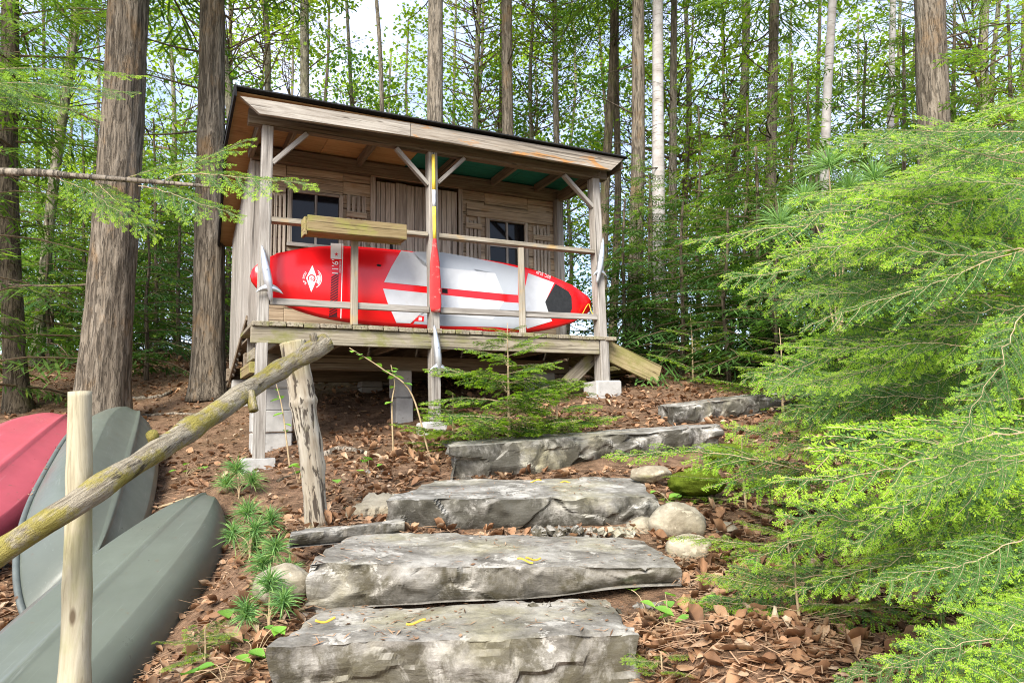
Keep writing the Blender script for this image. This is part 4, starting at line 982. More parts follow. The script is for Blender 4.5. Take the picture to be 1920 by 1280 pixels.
HC_TALL = [hemlock_crown(300 + k, 0, 8.5, 2.5, 58) for k in range(4)]
HC_YOUNG = [hemlock_crown(320 + k, 0, 4.2, 1.6, 50) for k in range(4)]
HC_SMALL = [hemlock_crown(340 + k, 0, 2.4, 1.15, 46, ('needle_old', 'stem')) for k in range(3)]
LC = [leafy_crown(360 + k, 0, 7, 2.6, 4200, ls=.10) for k in range(4)]
LCG = [leafy_crown(380 + k, 0, 5, 1.9, 3400, 'leaf_green', .085) for k in range(3)]

# ------------------------------------------------------------------ trees
def trunk(parent, base, top, r0, r1, mat, seed, n=60, ns=18, ridge=.0, flare=.35, bend=.0, stubs=0, dead=0):
    base = np.array(base, float); top = np.array(top, float); d = top - base; m = 5; t = np.linspace(0, 1, m); r = np.random.default_rng(seed)
    pts = base + d * t[:, None]; pts[1:-1, :2] += r.normal(0, bend, (m - 2, 2)); P = spline(pts, n); tt = np.linspace(0, 1, n); L = np.linalg.norm(d)
    R = r0 + (r1 - r0) * tt + r0 * flare * np.exp(-tt * L / .22); V, Q, T = tube(P, R, ns); k = n * ns; c = np.repeat(P, ns, 0); dv = V[:k] - c
    q = V[:k].copy(); a = fbm(q * np.array([1.5, 1.5, .6]) + seed, seed, 3) * .08
    if ridge:
        th = np.arctan2(dv[:, 1], dv[:, 0]); qq = np.column_stack([np.cos(th) * 6, np.sin(th) * 6, q[:, 2] * 2.2]) + seed
        rg = 1 - np.abs(fbm(qq, seed + 7, 3)) * 2; a = a + ridge * (rg - .5) + ridge * .5 * fbm(qq * np.array([2.5, 2.5, 2]), seed + 3, 2)
    if flare: a = a + .14 * np.exp(-np.repeat(tt, ns) * L / .18) * vnoise(np.column_stack([np.cos(np.tile(np.arange(ns), n) * 6.283 / ns) * 1.6, np.sin(np.tile(np.arange(ns), n) * 6.283 / ns) * 1.6, np.zeros(k)]) + seed, seed)
    V[:k] = c + dv * (1 + a)[:, None]
    mb = MB().add(V, Q, T)
    o = mb.build('trunk', mat, parent, True)
    for s in range(dead):   # bare dead branches
        f = r.uniform(.12, .75); p = P[int(f * (n - 1))]; az = r.uniform(0, 6.283); l = r.uniform(.5, 1.7); up = r.uniform(-.15, .45)
        B = spline([p, p + np.array([math.cos(az), math.sin(az), up]) * l * .5 + r.normal(0, .05, 3), p + np.array([math.cos(az + .2), math.sin(az + .2), up * .7]) * l], 9)
        b = MB().add(*tube(B, np.linspace(.016, .003, 9), 5))
        for e in range(4):
            g = int(r.integers(3, 8)); b.add(*tube(spline([B[g], B[g] + r.normal(0, .12, 3), B[g] + r.normal(0, .22, 3)], 5), np.linspace(.005, .0015, 5), 3, False))
        b.build('dead_branch', 'bark_dark', parent, True)
    return P
def tree(label, kind, pb_, pt_, Y, rad, mat, crown=None, ch=0, cs=1.0, group=None, seed=0, H=11, n=50, ns=16, ridge=0., flare=.35, bend=.02, dead=0, name=None, zbase=None, cat='tree'):
    """pb_: pixel column where the trunk meets the ground, pt_: where it passes the top edge"""
    r = at(pb_, 700, Y); x0, y0 = r[0], Y; z0 = gz(x0, y0) if zbase is None else zbase; tp = at(pt_, 0, Y)
    sl = (tp[0] - x0) / max(.5, tp[2] - z0); top = np.array([x0 + sl * H, y0, z0 + H])
    t = thing(name or kind, label, cat, (x0, y0, z0), 0, group)
    trunk(t, (0, 0, -.08), top - np.array([x0, y0, z0]), rad, rad * .45, mat, seed + int(abs(pb_)), n, ns, ridge, flare, bend, 0, dead)
    if crown is not None:
        c = link('crown', crown, t); c.location = (sl * ch, 0, ch); c.rotation_euler = (0, 0, (pb_ * 1.7) % 6.28); c.scale = (cs, cs, cs)
    return t
TB = 'trunks standing round the cabin'
tree('tall hemlock with a thick ridged trunk behind the canoes', 'hemlock_tree', 194, 240, 7.6, .25, 'bark_hemlock', HC_TALL[0], 5.2, 1.0, TB, 1, 14, 190, 72, .075, .45, .02, 6)
tree('thick hemlock trunk close to the left wall of the cabin', 'hemlock_tree', 392, 400, 8.6, .185, 'bark_hemlock', HC_TALL[1], 5.6, 1.0, TB, 2, 14, 170, 60, .07, .4, .03, 9)
tree('dark slim hemlock trunk bending at the left edge of the picture', 'hemlock_tree', 38, 18, 9.0, .135, 'bark_dark', HC_TALL[2], 3.2, .95, TB, 3, 12, 90, 24, .04, .6, .06, 5)
tree('slender leaning trunk behind and right of the left edge hemlock', 'maple_tree', 68, 150, 12, .10, 'bark_maple', LCG[0], 5, 1.1, TB, 4, 12, 50, 14, 0, .3, .08, 3)
tree('massive brown hemlock trunk rising from the foliage at upper right', 'hemlock_tree', 1760, 1742, 8.0, .20, 'bark_hemlock', HC_TALL[3], 5.6, 1.0, TB, 5, 13, 150, 56, .06, .4, .02, 4)
tree('dark hemlock trunk just left of the white birch', 'hemlock_tree', 1188, 1196, 11.0, .125, 'bark_hemlock', HC_TALL[0], 6.4, .95, TB, 6, 13, 90, 30, .05, .4, .02, 8)
tree('white birch trunk standing right of the cabin roof', 'birch_tree', 1238, 1231, 11.2, .112, 'bark_birch', LC[0], 8.5, 1.0, TB, 7, 15, 60, 22, 0, .2, .015, 0)
tree('slim grey trunk directly right of the white birch', 'hemlock_tree', 1262, 1266, 13, .085, 'bark_grey', HC_TALL[1], 6.5, .85, TB, 8, 13, 50, 14, 0, .3, .03, 7)
tree('straight grey brown trunk above the middle of the roof', 'hemlock_tree', 826, 820, 10.6, .145, 'bark_grey', HC_TALL[2], 7.2, .9, TB, 9, 14, 90, 36, .04, .3, .02, 3)
tree('brown trunk over the roof with a small fork of side limbs', 'hemlock_tree', 966, 952, 12.2, .12, 'bark_hemlock', HC_TALL[3], 7.6, .9, TB, 10, 14, 70, 24, .03, .3, .03, 6)
tree('greenish straight trunk above the left half of the roof', 'maple_tree', 578, 570, 13.5, .115, 'bark_maple', LC[1], 7.6, 1.0, TB, 11, 14, 50, 18, 0, .3, .03, 4)
tree('dark trunk just above the right end of the roof', 'hemlock_tree', 1128, 1143, 13.5, .105, 'bark_dark', HC_TALL[0], 6.8, .8, TB, 12, 13, 50, 16, .02, .3, .04, 4)
tree('thin trunk squeezed between the roof end and the birch', 'hemlock_tree', 1148, 1158, 14.5, .085, 'bark_dark', None, 7, .8, TB, 13, 13, 50, 14, 0, .3, .05, 6)
tree('grey trunk with spreading bare limbs right of the birch pair', 'hemlock_tree', 1440, 1452, 11.6, .105, 'bark_hemlock', HC_TALL[1], 5.8, .9, TB, 14, 13, 60, 18, .03, .3, .03, 10)
tree('narrow white birch stem in front of the upper right foliage', 'birch_tree', 1655, 1669, 12.5, .072, 'bark_birch', LC[2], 8.2, .9, TB, 15, 14, 40, 14, 0, .2, .04, 0)
tree('curved thin maple stem left of the roof peak', 'maple_tree', 478, 420, 13.5, .105, 'bark_maple', LC[3], 6.0, 1.0, TB, 16, 13, 50, 14, 0, .3, .10, 3)
tree('second thin maple stem beside the curved one left of the roof', 'maple_tree', 500, 492, 14.5, .085, 'bark_maple', LC[0], 6.4, .9, TB, 17, 13, 50, 14, 0, .3, .08, 2)
tree('very thin grey stem leaning across the blue sky gap', 'maple_tree', 752, 705, 14, .058, 'bark_grey', None, 6, .9, TB, 18, 13, 50, 12, 0, .2, .05, 3)
tree('mossy green stem right of the grey trunk over the roof', 'maple_tree', 880, 902, 15.5, .085, 'bark_maple', LC[2], 6.2, .9, TB, 19, 13, 50, 14, 0, .3, .06, 2)
tree('thin stem behind the roof left of its right third', 'maple_tree', 1012, 998, 15.5, .06, 'bark_maple', LCG[1], 5.2, 1.0, TB, 20, 12, 40, 12, 0, .3, .05, 3)
tree('slim pale stem over the right third of the roof', 'maple_tree', 1046, 1040, 14.5, .08, 'bark_grey', LC[1], 6.4, .85, TB, 21, 13, 40, 14, 0, .3, .04, 3)
tree('pale birch base half hidden in the hemlock twigs on the right', 'birch_tree', 1545, 1560, 9.4, .072, 'bark_birch', LCG[2], 7, .9, TB, 22, 12, 40, 14, 0, .2, .04, 0)
tree('leaning yellow green maple in the gap right of centre', 'maple_tree', 1345, 1400, 16, .11, 'bark_maple', LC[3], 4.2, 1.05, TB, 23, 13, 40, 14, 0, .3, .10, 3)
tree('forked maple stem at the top right corner', 'maple_tree', 1820, 1862, 14, .12, 'bark_maple', LC[0], 4.6, 1.05, TB, 24, 13, 40, 14, 0, .3, .12, 3)

# young hemlocks, maples and far trees: by column, distance
ORD = 'first second third fourth fifth sixth seventh eighth ninth tenth eleventh twelfth thirteenth fourteenth fifteenth sixteenth'.split()
def rank(v, k): return ORD[sorted(v).index(v[k])]
r_ = np.random.default_rng(55)
def young(px, Y, cr, s, lab, grp, rad=.035, ch=.35, mat='bark_dark', kind='young_hemlock', H=None):
    H = H or 4.0 * s
    tree(lab, kind, px, px + r_.uniform(-12, 12), Y, rad * s, mat, cr, ch, s, grp, 40, H, 20, 8, 0, .3, .02, 0)
A = 'young hemlock in the thicket right of the cabin stair'; GA = 'young hemlocks right of the cabin'
L_ = [(1215, 9.6, .62), (1395, 10.4, 1.0), (1520, 9.2, 1.0), (1700, 9.4, 1.2), (1930, 7.0, 1.0), (1480, 11.5, 1.25), (1620, 11, 1.3), (1780, 11, 1.4), (1900, 10.5, 1.4), (1310, 12.0, 1.1)]
for k, (px, Y, s) in enumerate(L_):
    young(px, Y, HC_YOUNG[k % 4], s, rank([q[0] for q in L_], k) + ' from the left of the young hemlocks right of the cabin', GA)
B = 'young hemlock in the shade left of the cabin'; GB = 'young hemlocks left of the cabin'
L_ = [(-40, 8.5, 1.2), (95, 12.5, 1.1), (160, 14.5, 1.2), (290, 13, 1.15), (335, 16, 1.3), (240, 17, 1.3), (20, 15, 1.3), (110, 18, 1.5), (415, 15, 1.1), (360, 11.5, .7), (-90, 11, 1.4), (190, 20, 1.5)][:7]
for k, (px, Y, s) in enumerate(L_):
    young(px, Y, HC_YOUNG[(k + 1) % 4], s, rank([q[0] for q in L_], k) + ' from the left of the young hemlocks left of the cabin', GB)
L_ = [(1172, 9.4, .95), (1275, 8.7, .9), (1365, 8.1, .85), (1455, 7.7, .9), (1530, 8.6, 1.1), (1640, 7.6, 1.0), (1225, 10.6, 1.2), (1420, 9.2, 1.25)]
for k, (px, Y, s) in enumerate(L_):
    young(px, Y, HC_SMALL[k % 3], s, rank([q[0] for q in L_], k) + ' from the left of the bushy waist-high hemlocks right of the stair', 'bushy small hemlocks right of the stair', ch=.1, H=2.4 * s)
L_ = [(275, 10.5, 1.0), (335, 12.5, 1.2), (92, 11.5, 1.1), (130, 15, 1.5), (300, 15.5, 1.5)]
for k, (px, Y, s) in enumerate(L_):
    young(px, Y, HC_SMALL[(k + 1) % 3], s, rank([q[0] for q in L_], k) + ' from the left of the bushy small hemlocks behind the canoes', 'bushy small hemlocks behind the canoes', ch=.1, H=2.4 * s)
Cc = 'slim forest tree standing in the distance behind the cabin'; GC = 'distant forest trees behind the cabin'
for k, px in enumerate(np.linspace(430, 1300, 16)):
    Y = 17 + (k * 7 % 9); cr = [LCG[(k + 1) % 3], LCG[k % 3], LC[k % 4]][k % 3]
    tree(ORD[k] + ' from the left of the slim distant trees behind the cabin', 'forest_tree', px + r_.uniform(-15, 15), px + r_.uniform(-20, 20), Y, .075, ['bark_dark', 'bark_maple', 'bark_grey'][k % 3], cr, [1.0, 2.0, 3.5][k % 3], 1.2, GC, 60 + k, 12, 24, 8, 0, .3, .08, 1)
Dd = 'distant sunlit tree beyond the thicket on the right'; GD = 'distant trees on the right'
for k, px in enumerate(np.linspace(1290, 2050, 13)):
    Y = 16 + (k * 5 % 9); cr = [LC[k % 4], LCG[(k + 1) % 3], LCG[k % 3]][k % 3]
    tree(ORD[k] + ' from the left of the distant sunlit trees beyond the right thicket', 'forest_tree', px + r_.uniform(-15, 15), px + r_.uniform(-20, 20), Y, .08, ['bark_maple', 'bark_dark', 'bark_grey'][k % 3], cr, [1.8, 1.4, 1.2][k % 3], 1.15, GD, 80 + k, 12, 24, 8, 0, .3, .08, 1)
Ee = 'distant tree glimpsed between the trunks on the left'; GE = 'distant trees on the left'
for k, px in enumerate(np.linspace(-130, 420, 12)):
    Y = 18 + (k * 5 % 9); cr = [LC[k % 4], LCG[(k + 1) % 3], LCG[k % 3]][k % 3]
    tree(ORD[k] + ' from the left of the distant trees between the left trunks', 'forest_tree', px + r_.uniform(-15, 15), px + r_.uniform(-20, 20), Y, .08, ['bark_maple', 'bark_dark', 'bark_grey'][k % 3], cr, [1.6, 2.4, 1.0][k % 3], 1.15, GE, 100 + k, 12, 24, 8, 0, .3, .08, 1)

# ------------------------------------------------------------------ the hemlock in the right foreground
rt_ = np.random.default_rng(9)
hx, hy = 2.95, 3.0
near_t = thing('hemlock_tree', 'bright green hemlock reaching in from the right edge, nearest the camera', 'tree', (hx, hy, gz(hx, hy)))
base = Vector(near_t.location)
trunk(near_t, (0, 0, -.1), (.1, .1, 5.5), .075, .02, 'bark_dark', 3, 40, 12)
def nb(tip, root, roll=None, mesh=None):
    t = Vector(at(*tip)) - base; r = Vector(at(*root)) - base
    put_bough(near_t, mesh or NEAR[int(rt_.integers(0, 5))], r, t, math.radians(-rt_.uniform(18, 62)) if roll is None else roll)
for tip, root in [((1285, 478, 3.1), (1900, 385, 2.9)), ((1480, 405, 3.2), (1940, 330, 3.0)), ((1360, 566, 2.9), (1830, 505, 2.7)), ((1395, 608, 3.0), (1900, 560, 2.8)), ((1395, 700, 2.7), (1880, 590, 2.6)),
                  ((1150, 852, 3.7), (1640, 900, 3.2)), ((1400, 742, 2.9), (1750, 660, 2.8)), ((1385, 1065, 2.5), (1760, 925, 2.5)), ((1310, 1190, 2.6), (1600, 1060, 2.6)), ((1360, 800, 3.1), (1760, 800, 2.9)),
                  ((1600, 262, 1.75), (1990, 262, 1.7)), ((1585, 300, 1.85), (1990, 320, 1.75)), ((1660, 350, 2.0), (2050, 360, 1.9)), ((1610, 1120, 1.25), (1960, 1010, 1.2)), ((1640, 1235, 1.15), (2020, 1130, 1.15)),
                  ((1690, 960, 1.4), (2000, 830, 1.35)), ((1700, 1290, 1.1), (2080, 1210, 1.1)), ((1560, 1010, 1.7), (1900, 880, 1.65)), ((1760, 840, 1.35), (1920, 560, 1.4)), ((1480, 1120, 1.9), (1800, 1010, 1.85)), ((1560, 960, 2.2), (1900, 900, 2.2))]:
    nb(tip, root)
for tip, root in [((1560, 1290, 1.5), (1900, 1200, 1.45)), ((1800, 1180, 1.2), (2080, 1060, 1.2)), ((1830, 1020, 1.5), (2060, 900, 1.45)), ((1790, 1270, 1.3), (2060, 1290, 1.25)), ((1640, 1060, 1.9), (1960, 960, 1.8)), ((1480, 880, 2.6), (1860, 800, 2.5)), ((1540, 760, 2.5), (1880, 690, 2.4))]:
    nb(tip, root)
bx_ = np.array([(220, 1620), (330, 1560), (420, 1480), (520, 1430), (620, 1440), (720, 1420), (800, 1440), (900, 1480), (1000, 1520), (1100, 1620), (1200, 1690), (1290, 1700)])
for k in range(130):
    lay = [292, 372, 436, 505, 580, 655, 735, 812, 900, 985, 1075, 1165, 1255][k % 13]; off = rt_.uniform(0, 1) ** .8 * 520 - 60
    x0 = np.interp(lay, bx_[:, 0], bx_[:, 1]) + off; y = lay - .10 * off + rt_.normal(0, 9)
    if x0 > 1960: continue
    Yt = rt_.uniform(2.0, 3.7) if y < 850 else rt_.uniform(1.5, 2.7); l = rt_.uniform(190, 460) * 2.6 / Yt
    nb((x0, y, Yt), (x0 + l, y - rt_.uniform(0, .38) * l, Yt + rt_.uniform(-.25, .15)), None, NEAR2[int(rt_.integers(0, 3))] if k % 3 == 0 else None)

# a hemlock just outside the left edge whose boughs hang into view
lt = thing('hemlock_tree', 'hemlock outside the left edge whose thin bough crosses in front of two trunks', 'tree', (-3.35, 2.75, gz(-3.35, 2.75)))
lb = Vector(lt.location); trunk(lt, (0, 0, -.1), (.1, .1, 6), .08, .03, 'bark_dark', 8, 40, 12)
def lbough(tip, root, roll, mesh): put_bough(lt, mesh, Vector(at(*root)) - lb, Vector(at(*tip)) - lb, math.radians(roll))
P = spline([at(-900, 310, 2.7) , at(-20, 322, 2.75), at(140, 330, 2.78), at(310, 343, 2.82), at(420, 352, 2.85)], 30)
MB().add(*tube(P - np.array(lb), np.linspace(.02, .006, 30), 7)).build('limb', 'bark_grey', lt, True)
for tip, root, roll, m in [((590, 362, 2.9), (330, 330, 2.85), 38, NEAR2[0]), ((480, 268, 3.0), (300, 345, 2.85), 30, NEAR2[1]), ((300, 452, 2.8), (170, 335, 2.8), 50, NEAR2[2]), ((450, 420, 2.8), (260, 350, 2.8), 45, NEAR2[0]), ((400, 300, 3.0), (230, 338, 2.82), 25, NEAR2[1]), ((250, 420, 2.75), (100, 330, 2.78), 45, NEAR2[1]),
                           ((275, 158, 3.1), (-90, 140, 2.9), 30, NEAR[0]), ((262, 190, 3.0), (-60, 160, 2.8), 40, NEAR[1]), ((190, 235, 2.9), (-120, 170, 2.7), 42, NEAR[2]), ((120, 205, 3.2), (-200, 140, 2.9), 40, NEAR[3]), ((60, 60, 2.3), (-160, 0, 2.2), 35, NEAR[4]), ((40, 15, 2.2), (-160, -50, 2.1), 35, NEAR[0]), ((30, 110, 2.4), (-160, 60, 2.3), 35, NEAR[1]), ((60, 190, 2.7), (-160, 120, 2.6), 38, NEAR[2])]:
    lbough(tip, root, roll, m)

# ------------------------------------------------------------------ saplings
def sapling(label, px, py, Y, h, nbough, lmax, seed, name='hemlock_sapling', tilt=.0, h0=.12, meshes=None, aim=None):
    r = np.random.default_rng(seed); b = at(px, py, Y); b[2] = gz(b[0], b[1]); t = thing(name, label, 'sapling', b)
    n = 16; s = np.linspace(0, 1, n); P = np.column_stack([tilt * h * s, .03 * np.sin(s * 5 + seed) * h, s * h]); MB().add(*tube(P, np.linspace(.014 * h + .003, .002, n), 6)).build('trunk', 'stem_pale', t, True)
    for k in range(nbough):
        f = h0 + (1 - h0) * k / nbough; p = P[int(f * (n - 1))]; az = k * 2.4 + r.uniform(-.4, .4); l = lmax * (1 - f) ** .7 * r.uniform(.7, 1.1) + .10
        put_bough(t, (meshes or MID)[int(r.integers(0, len(meshes or MID)))], p, p + np.array([math.cos(az) * l, math.sin(az) * l, l * r.uniform(-.05, .22)]), r.uniform(-.3, .3))
    return t
sapling('young hemlock growing in front of the middle of the porch', 955, 815, 5.45, 1.0, 40, .95, 21, h0=.03)
sapling('low hemlock sapling spreading right of the porch sapling', 1045, 800, 5.7, .5, 18, .6, 22, h0=.05)
sapling('small hemlock sprig by the foot of the middle post', 850, 838, 5.7, .45, 16, .5, 23, h0=.05)
sapling('low hemlock sprig beside the right end of the fourth step', 1395, 905, 4.1, .40, 12, .62, 24, h0=.05, meshes=NEAR2)
sapling('tiny hemlock sprig at the front canoe rim', 385, 1200, 2.85, .16, 7, .22, 25, h0=.1, meshes=NEAR2)
sapling('hemlock sapling in front of the topmost step', 1470, 770, 6.6, .8, 20, .8, 26, h0=.05)
sapling('hemlock sapling at the edge of the path under the birch', 1300, 705, 8.2, .8, 18, .7, 27, h0=.05)
sapling('hemlock sprig at the lower right corner of the lowest step', 1240, 1230, 2.45, .10, 6, .14, 28, h0=.1, meshes=NEAR2)
sapling('low hemlock spray on the leaves right of the boulders', 1480, 1060, 3.1, .25, 10, .55, 29, h0=.1, meshes=NEAR2)
sapling('low hemlock spray near the bottom right leaves', 1500, 1200, 2.5, .22, 8, .42, 30, h0=.1, meshes=NEAR2)
# white pine seedlings: whorled tufts of long needles
def pine(label, px, py, Y, tufts, seed, sr=.005):
    r = np.random.default_rng(seed); b = at(px, py, Y); b[2] = gz(b[0], b[1]); t = thing('pine_seedling', label, 'seedling', b)
    stem_ = MB(); nd = MB()
    for (dx, dz, s) in tufts:
        c = np.array([dx, r.uniform(-.05, .05), dz]); stem_.add(*tube(spline([(0, 0, -.02), (dx * .06, 0, dz * .5), (dx * .3, 0, dz * .8), c], 10), np.linspace(sr, sr * .4, 10), 5, False))
        m = 170; a = r.uniform(0, 6.283, m); e = r.normal(.45, .55, m); d = np.column_stack([np.cos(a) * np.cos(e), np.sin(a) * np.cos(e), np.sin(e)]); l = s * r.uniform(.7, 1.1, m)
        C = c + np.array([0, 0, 1]) * r.uniform(-.03, .02, (m, 1)); lat = np.cross(d, r.normal(0, 1, (m, 3))); lat /= np.linalg.norm(lat, axis=1)[:, None]; w = .002
        mid = C + d * (l * .55)[:, None] + np.array([0, 0, -.05]) * l[:, None]; tip = C + d * l[:, None] + np.array([0, 0, -.22]) * l[:, None]
        nd.add(np.stack([C - lat * w, C + lat * w, mid + lat * w, mid - lat * w], 1).reshape(-1, 3), np.arange(m * 4).reshape(-1, 4), rnd=np.repeat(r.uniform(.2, 1, m), 4))
        nd.add(np.stack([mid - lat * w, mid + lat * w, tip], 1).reshape(-1, 3), None, np.arange(m * 3).reshape(-1, 3), rnd=np.repeat(r.uniform(.2, 1, m), 3))
    stem_.build('stem', 'stem_pale', t, True); nd.build('needles', 'needle_pine', t)
pine('white pine seedling with soft tufts right of the front canoe tip', 470, 985, 3.75, [(-.03, .24, .12), (.03, .16, .11), (-.1, .14, .1), (.09, .2, .1), (0, .08, .11)], 31)
pine('low white pine seedling at the end of the narrow stone bar', 520, 1060, 3.25, [(0, .20, .1), (-.07, .12, .1), (.06, .09, .09), (-.02, .04, .1)], 32)
pine('white pine seedling beside the left end of the second step', 505, 1140, 2.9, [(0, .17, .10), (.07, .11, .09), (-.08, .07, .09)], 33)
pine('white pine seedling in front of the left porch footing', 448, 925, 5.0, [(0, .2, .14), (.1, .12, .12), (-.1, .1, .12)], 34)
pine('white pine sapling top poking out of the thicket on the right', 1560, 420, 4.2, [(0, 2.05, .24), (.12, 1.9, .2), (-.15, 1.85, .2), (.25, 1.95, .2), (-.3, 1.7, .22), (.1, 1.6, .2)], 35, .008)
# broad-leaved sprouts
def sprout(label, px, py, Y, leaves, seed, name='leafy_sprout', stem_top=None, mat='leaf_plant'):
    r = np.random.default_rng(seed); b = at(px, py, Y); b[2] = gz(b[0], b[1]); t = thing(name, label, 'plant', b); sm = MB(); tops = []
    if stem_top is not None:
        P = spline([(0, 0, -.02)] + [Vector(at(*q)) - Vector(b) for q in stem_top], 20); sm.add(*tube(P, np.linspace(.008, .003, 20), 5)); tops = [P[int(f * 19)] for f in r.uniform(.35, 1, leaves)]
    else: tops = [np.array([r.normal(0, .06), r.normal(0, .05), r.uniform(.03, .13)]) for _ in range(leaves)]
    for c in tops:
        if stem_top is None: sm.add(*tube(spline([(0, 0, -.01), c * .5 + np.array([0, 0, .02]), c], 5), .0018, 4, False))
    sm.build('stem', 'stem_pale', t, True)
    for c in tops:
        l = r.uniform(.045, .08); a = r.uniform(0, 6.283); d = np.array([math.cos(a), math.sin(a), -.25]); lat = np.array([-math.sin(a), math.cos(a), 0]); up = np.array([0, 0, 1.])
        s = np.linspace(0, 1, 6); w = np.array([.03, .32, .44, .38, .22, 0]) * l; V = []
        for q, ww in zip(s, w): V += [c + d * l * q - lat * ww + up * ww * .3, c + d * l * q - up * .06 * l * q, c + d * l * q + lat * ww + up * ww * .3]
        Q = []
        for q in range(5): Q += [(3 * q, 3 * q + 1, 3 * q + 4, 3 * q + 3), (3 * q + 1, 3 * q + 2, 3 * q + 5, 3 * q + 4)]
        MB().add(V, Q, rnd=r.uniform(0, 1)).build('leaf', mat, t, True)
sprout('thin bare-stemmed sapling with fresh leaves in front of the dark crawl space', 805, 800, 5.6, 9, 41, 'leafy_sapling', [(770, 735, 5.6), (715, 690, 5.55), (655, 652, 5.5)])
sprout('second upright twig with fresh leaves beside the concrete pier', 738, 812, 5.7, 6, 42, 'leafy_sapling', [(735, 760, 5.7), (740, 720, 5.7), (733, 684, 5.7)])
sprout('dark twig with small leaves right of the left footing', 545, 830, 5.6, 6, 43, 'leafy_sapling', [(530, 770, 5.6), (518, 720, 5.6)])
for k, (lab, px, py, Y, n_) in enumerate([('heart-shaped leaves sprouting at the right end of the third step', 1262, 905, 4.15, 5), ('two bright leaves on the needles below the wedge step', 1215, 1140, 2.9, 3), ('bright leaves by the right side of the lowest step', 1255, 1180, 2.7, 3), ('bright leaves at the left foot of the lowest step', 495, 1262, 2.42, 5),
        ('pale green leaves on the slope right of the weathered post', 690, 860, 5.0, 5), ('small green leaves under the left end of the porch', 560, 845, 5.5, 5), ('yellow green sprout left of the weathered post foot', 560, 880, 5.1, 4), ('green leaves behind the pine seedlings by the second step', 455, 1100, 3.1, 7), ('small green leaf beside the front canoe rim', 420, 1210, 2.7, 3), ('cluster of green leaves under the pine tufts left of the lowest step', 478, 1190, 2.75, 8), ('bright leaves among dead leaves right of the lowest step', 1330, 1170, 2.65, 5), ('low leaves on the litter under the lower hemlock spray', 1420, 1120, 2.9, 5), ('few leaves on the slope above the narrow stone bar', 610, 900, 4.8, 5), ('green leaves on the soil between the leaning canoe and the left footing', 350, 850, 6.2, 6)]):
    sprout(lab, px, py, Y, n_, 50 + k)
# ------------------------------------------------------------------ sticks and roots on the ground
def stick(label, pts, r, mat='bark_grey', name='fallen_stick', twigs=0, cat='stick', sink=.3):
    W_ = [at(*p) for p in pts]; W_ = [np.array([p[0], p[1], gz(p[0], p[1]) + r * sink]) for p in W_]; P = spline(W_, 22); mb = MB().add(*tube(P + rng.normal(0, r * .15, P.shape), np.linspace(r, r * .55, 22), 8))
    return tag(mb.build(name, mat, smooth=True), label, cat)
stick('grey root arching out of the leaves below the porch', [(610, 815, 6.1), (640, 800, 6.2), (680, 818, 6.0)], .035, name='surface_root', cat='root')
stick('long dead branch lying beyond the leaning canoe', [(240, 745, 9.2), (300, 728, 9.0), (330, 715, 9.4)], .03)
stick('pale fallen branch resting behind the thick canoe hemlock', [(85, 640, 13.5), (120, 660, 12.5), (150, 672, 11.8)], .04)
stick('thin stick on bare soil right of the leaning canoe', [(280, 868, 5.4), (340, 872, 5.3), (375, 874, 5.3)], .010, 'stem_pale')
stick('lichen covered stick on the slope right of the weathered post', [(690, 858, 5.1), (730, 872, 5.0)], .02, 'bark_birch')
stick('short pale stick upright in leaves behind the fourth step', [(950, 800, 5.6), (955, 812, 5.5)], .018, 'bark_birch')
stick('dark stick lying across the slope by the left footing', [(520, 880, 5.2), (560, 850, 5.4), (590, 835, 5.5)], .014, 'bark_dark')
stick('long thin stick on the forest floor left of the cabin', [(270, 760, 8.0), (330, 758, 8.0), (400, 752, 7.9)], .018)
stick('thin bare twig lying over the left end of the lowest step', [(520, 1275, 2.44), (560, 1200, 2.46), (640, 1130, 2.9)], .004, 'stem_pale')
stick('crooked stick on the leaves near the third step', [(640, 930, 4.3), (690, 905, 4.6), (720, 880, 4.9)], .010, 'bark_dark')
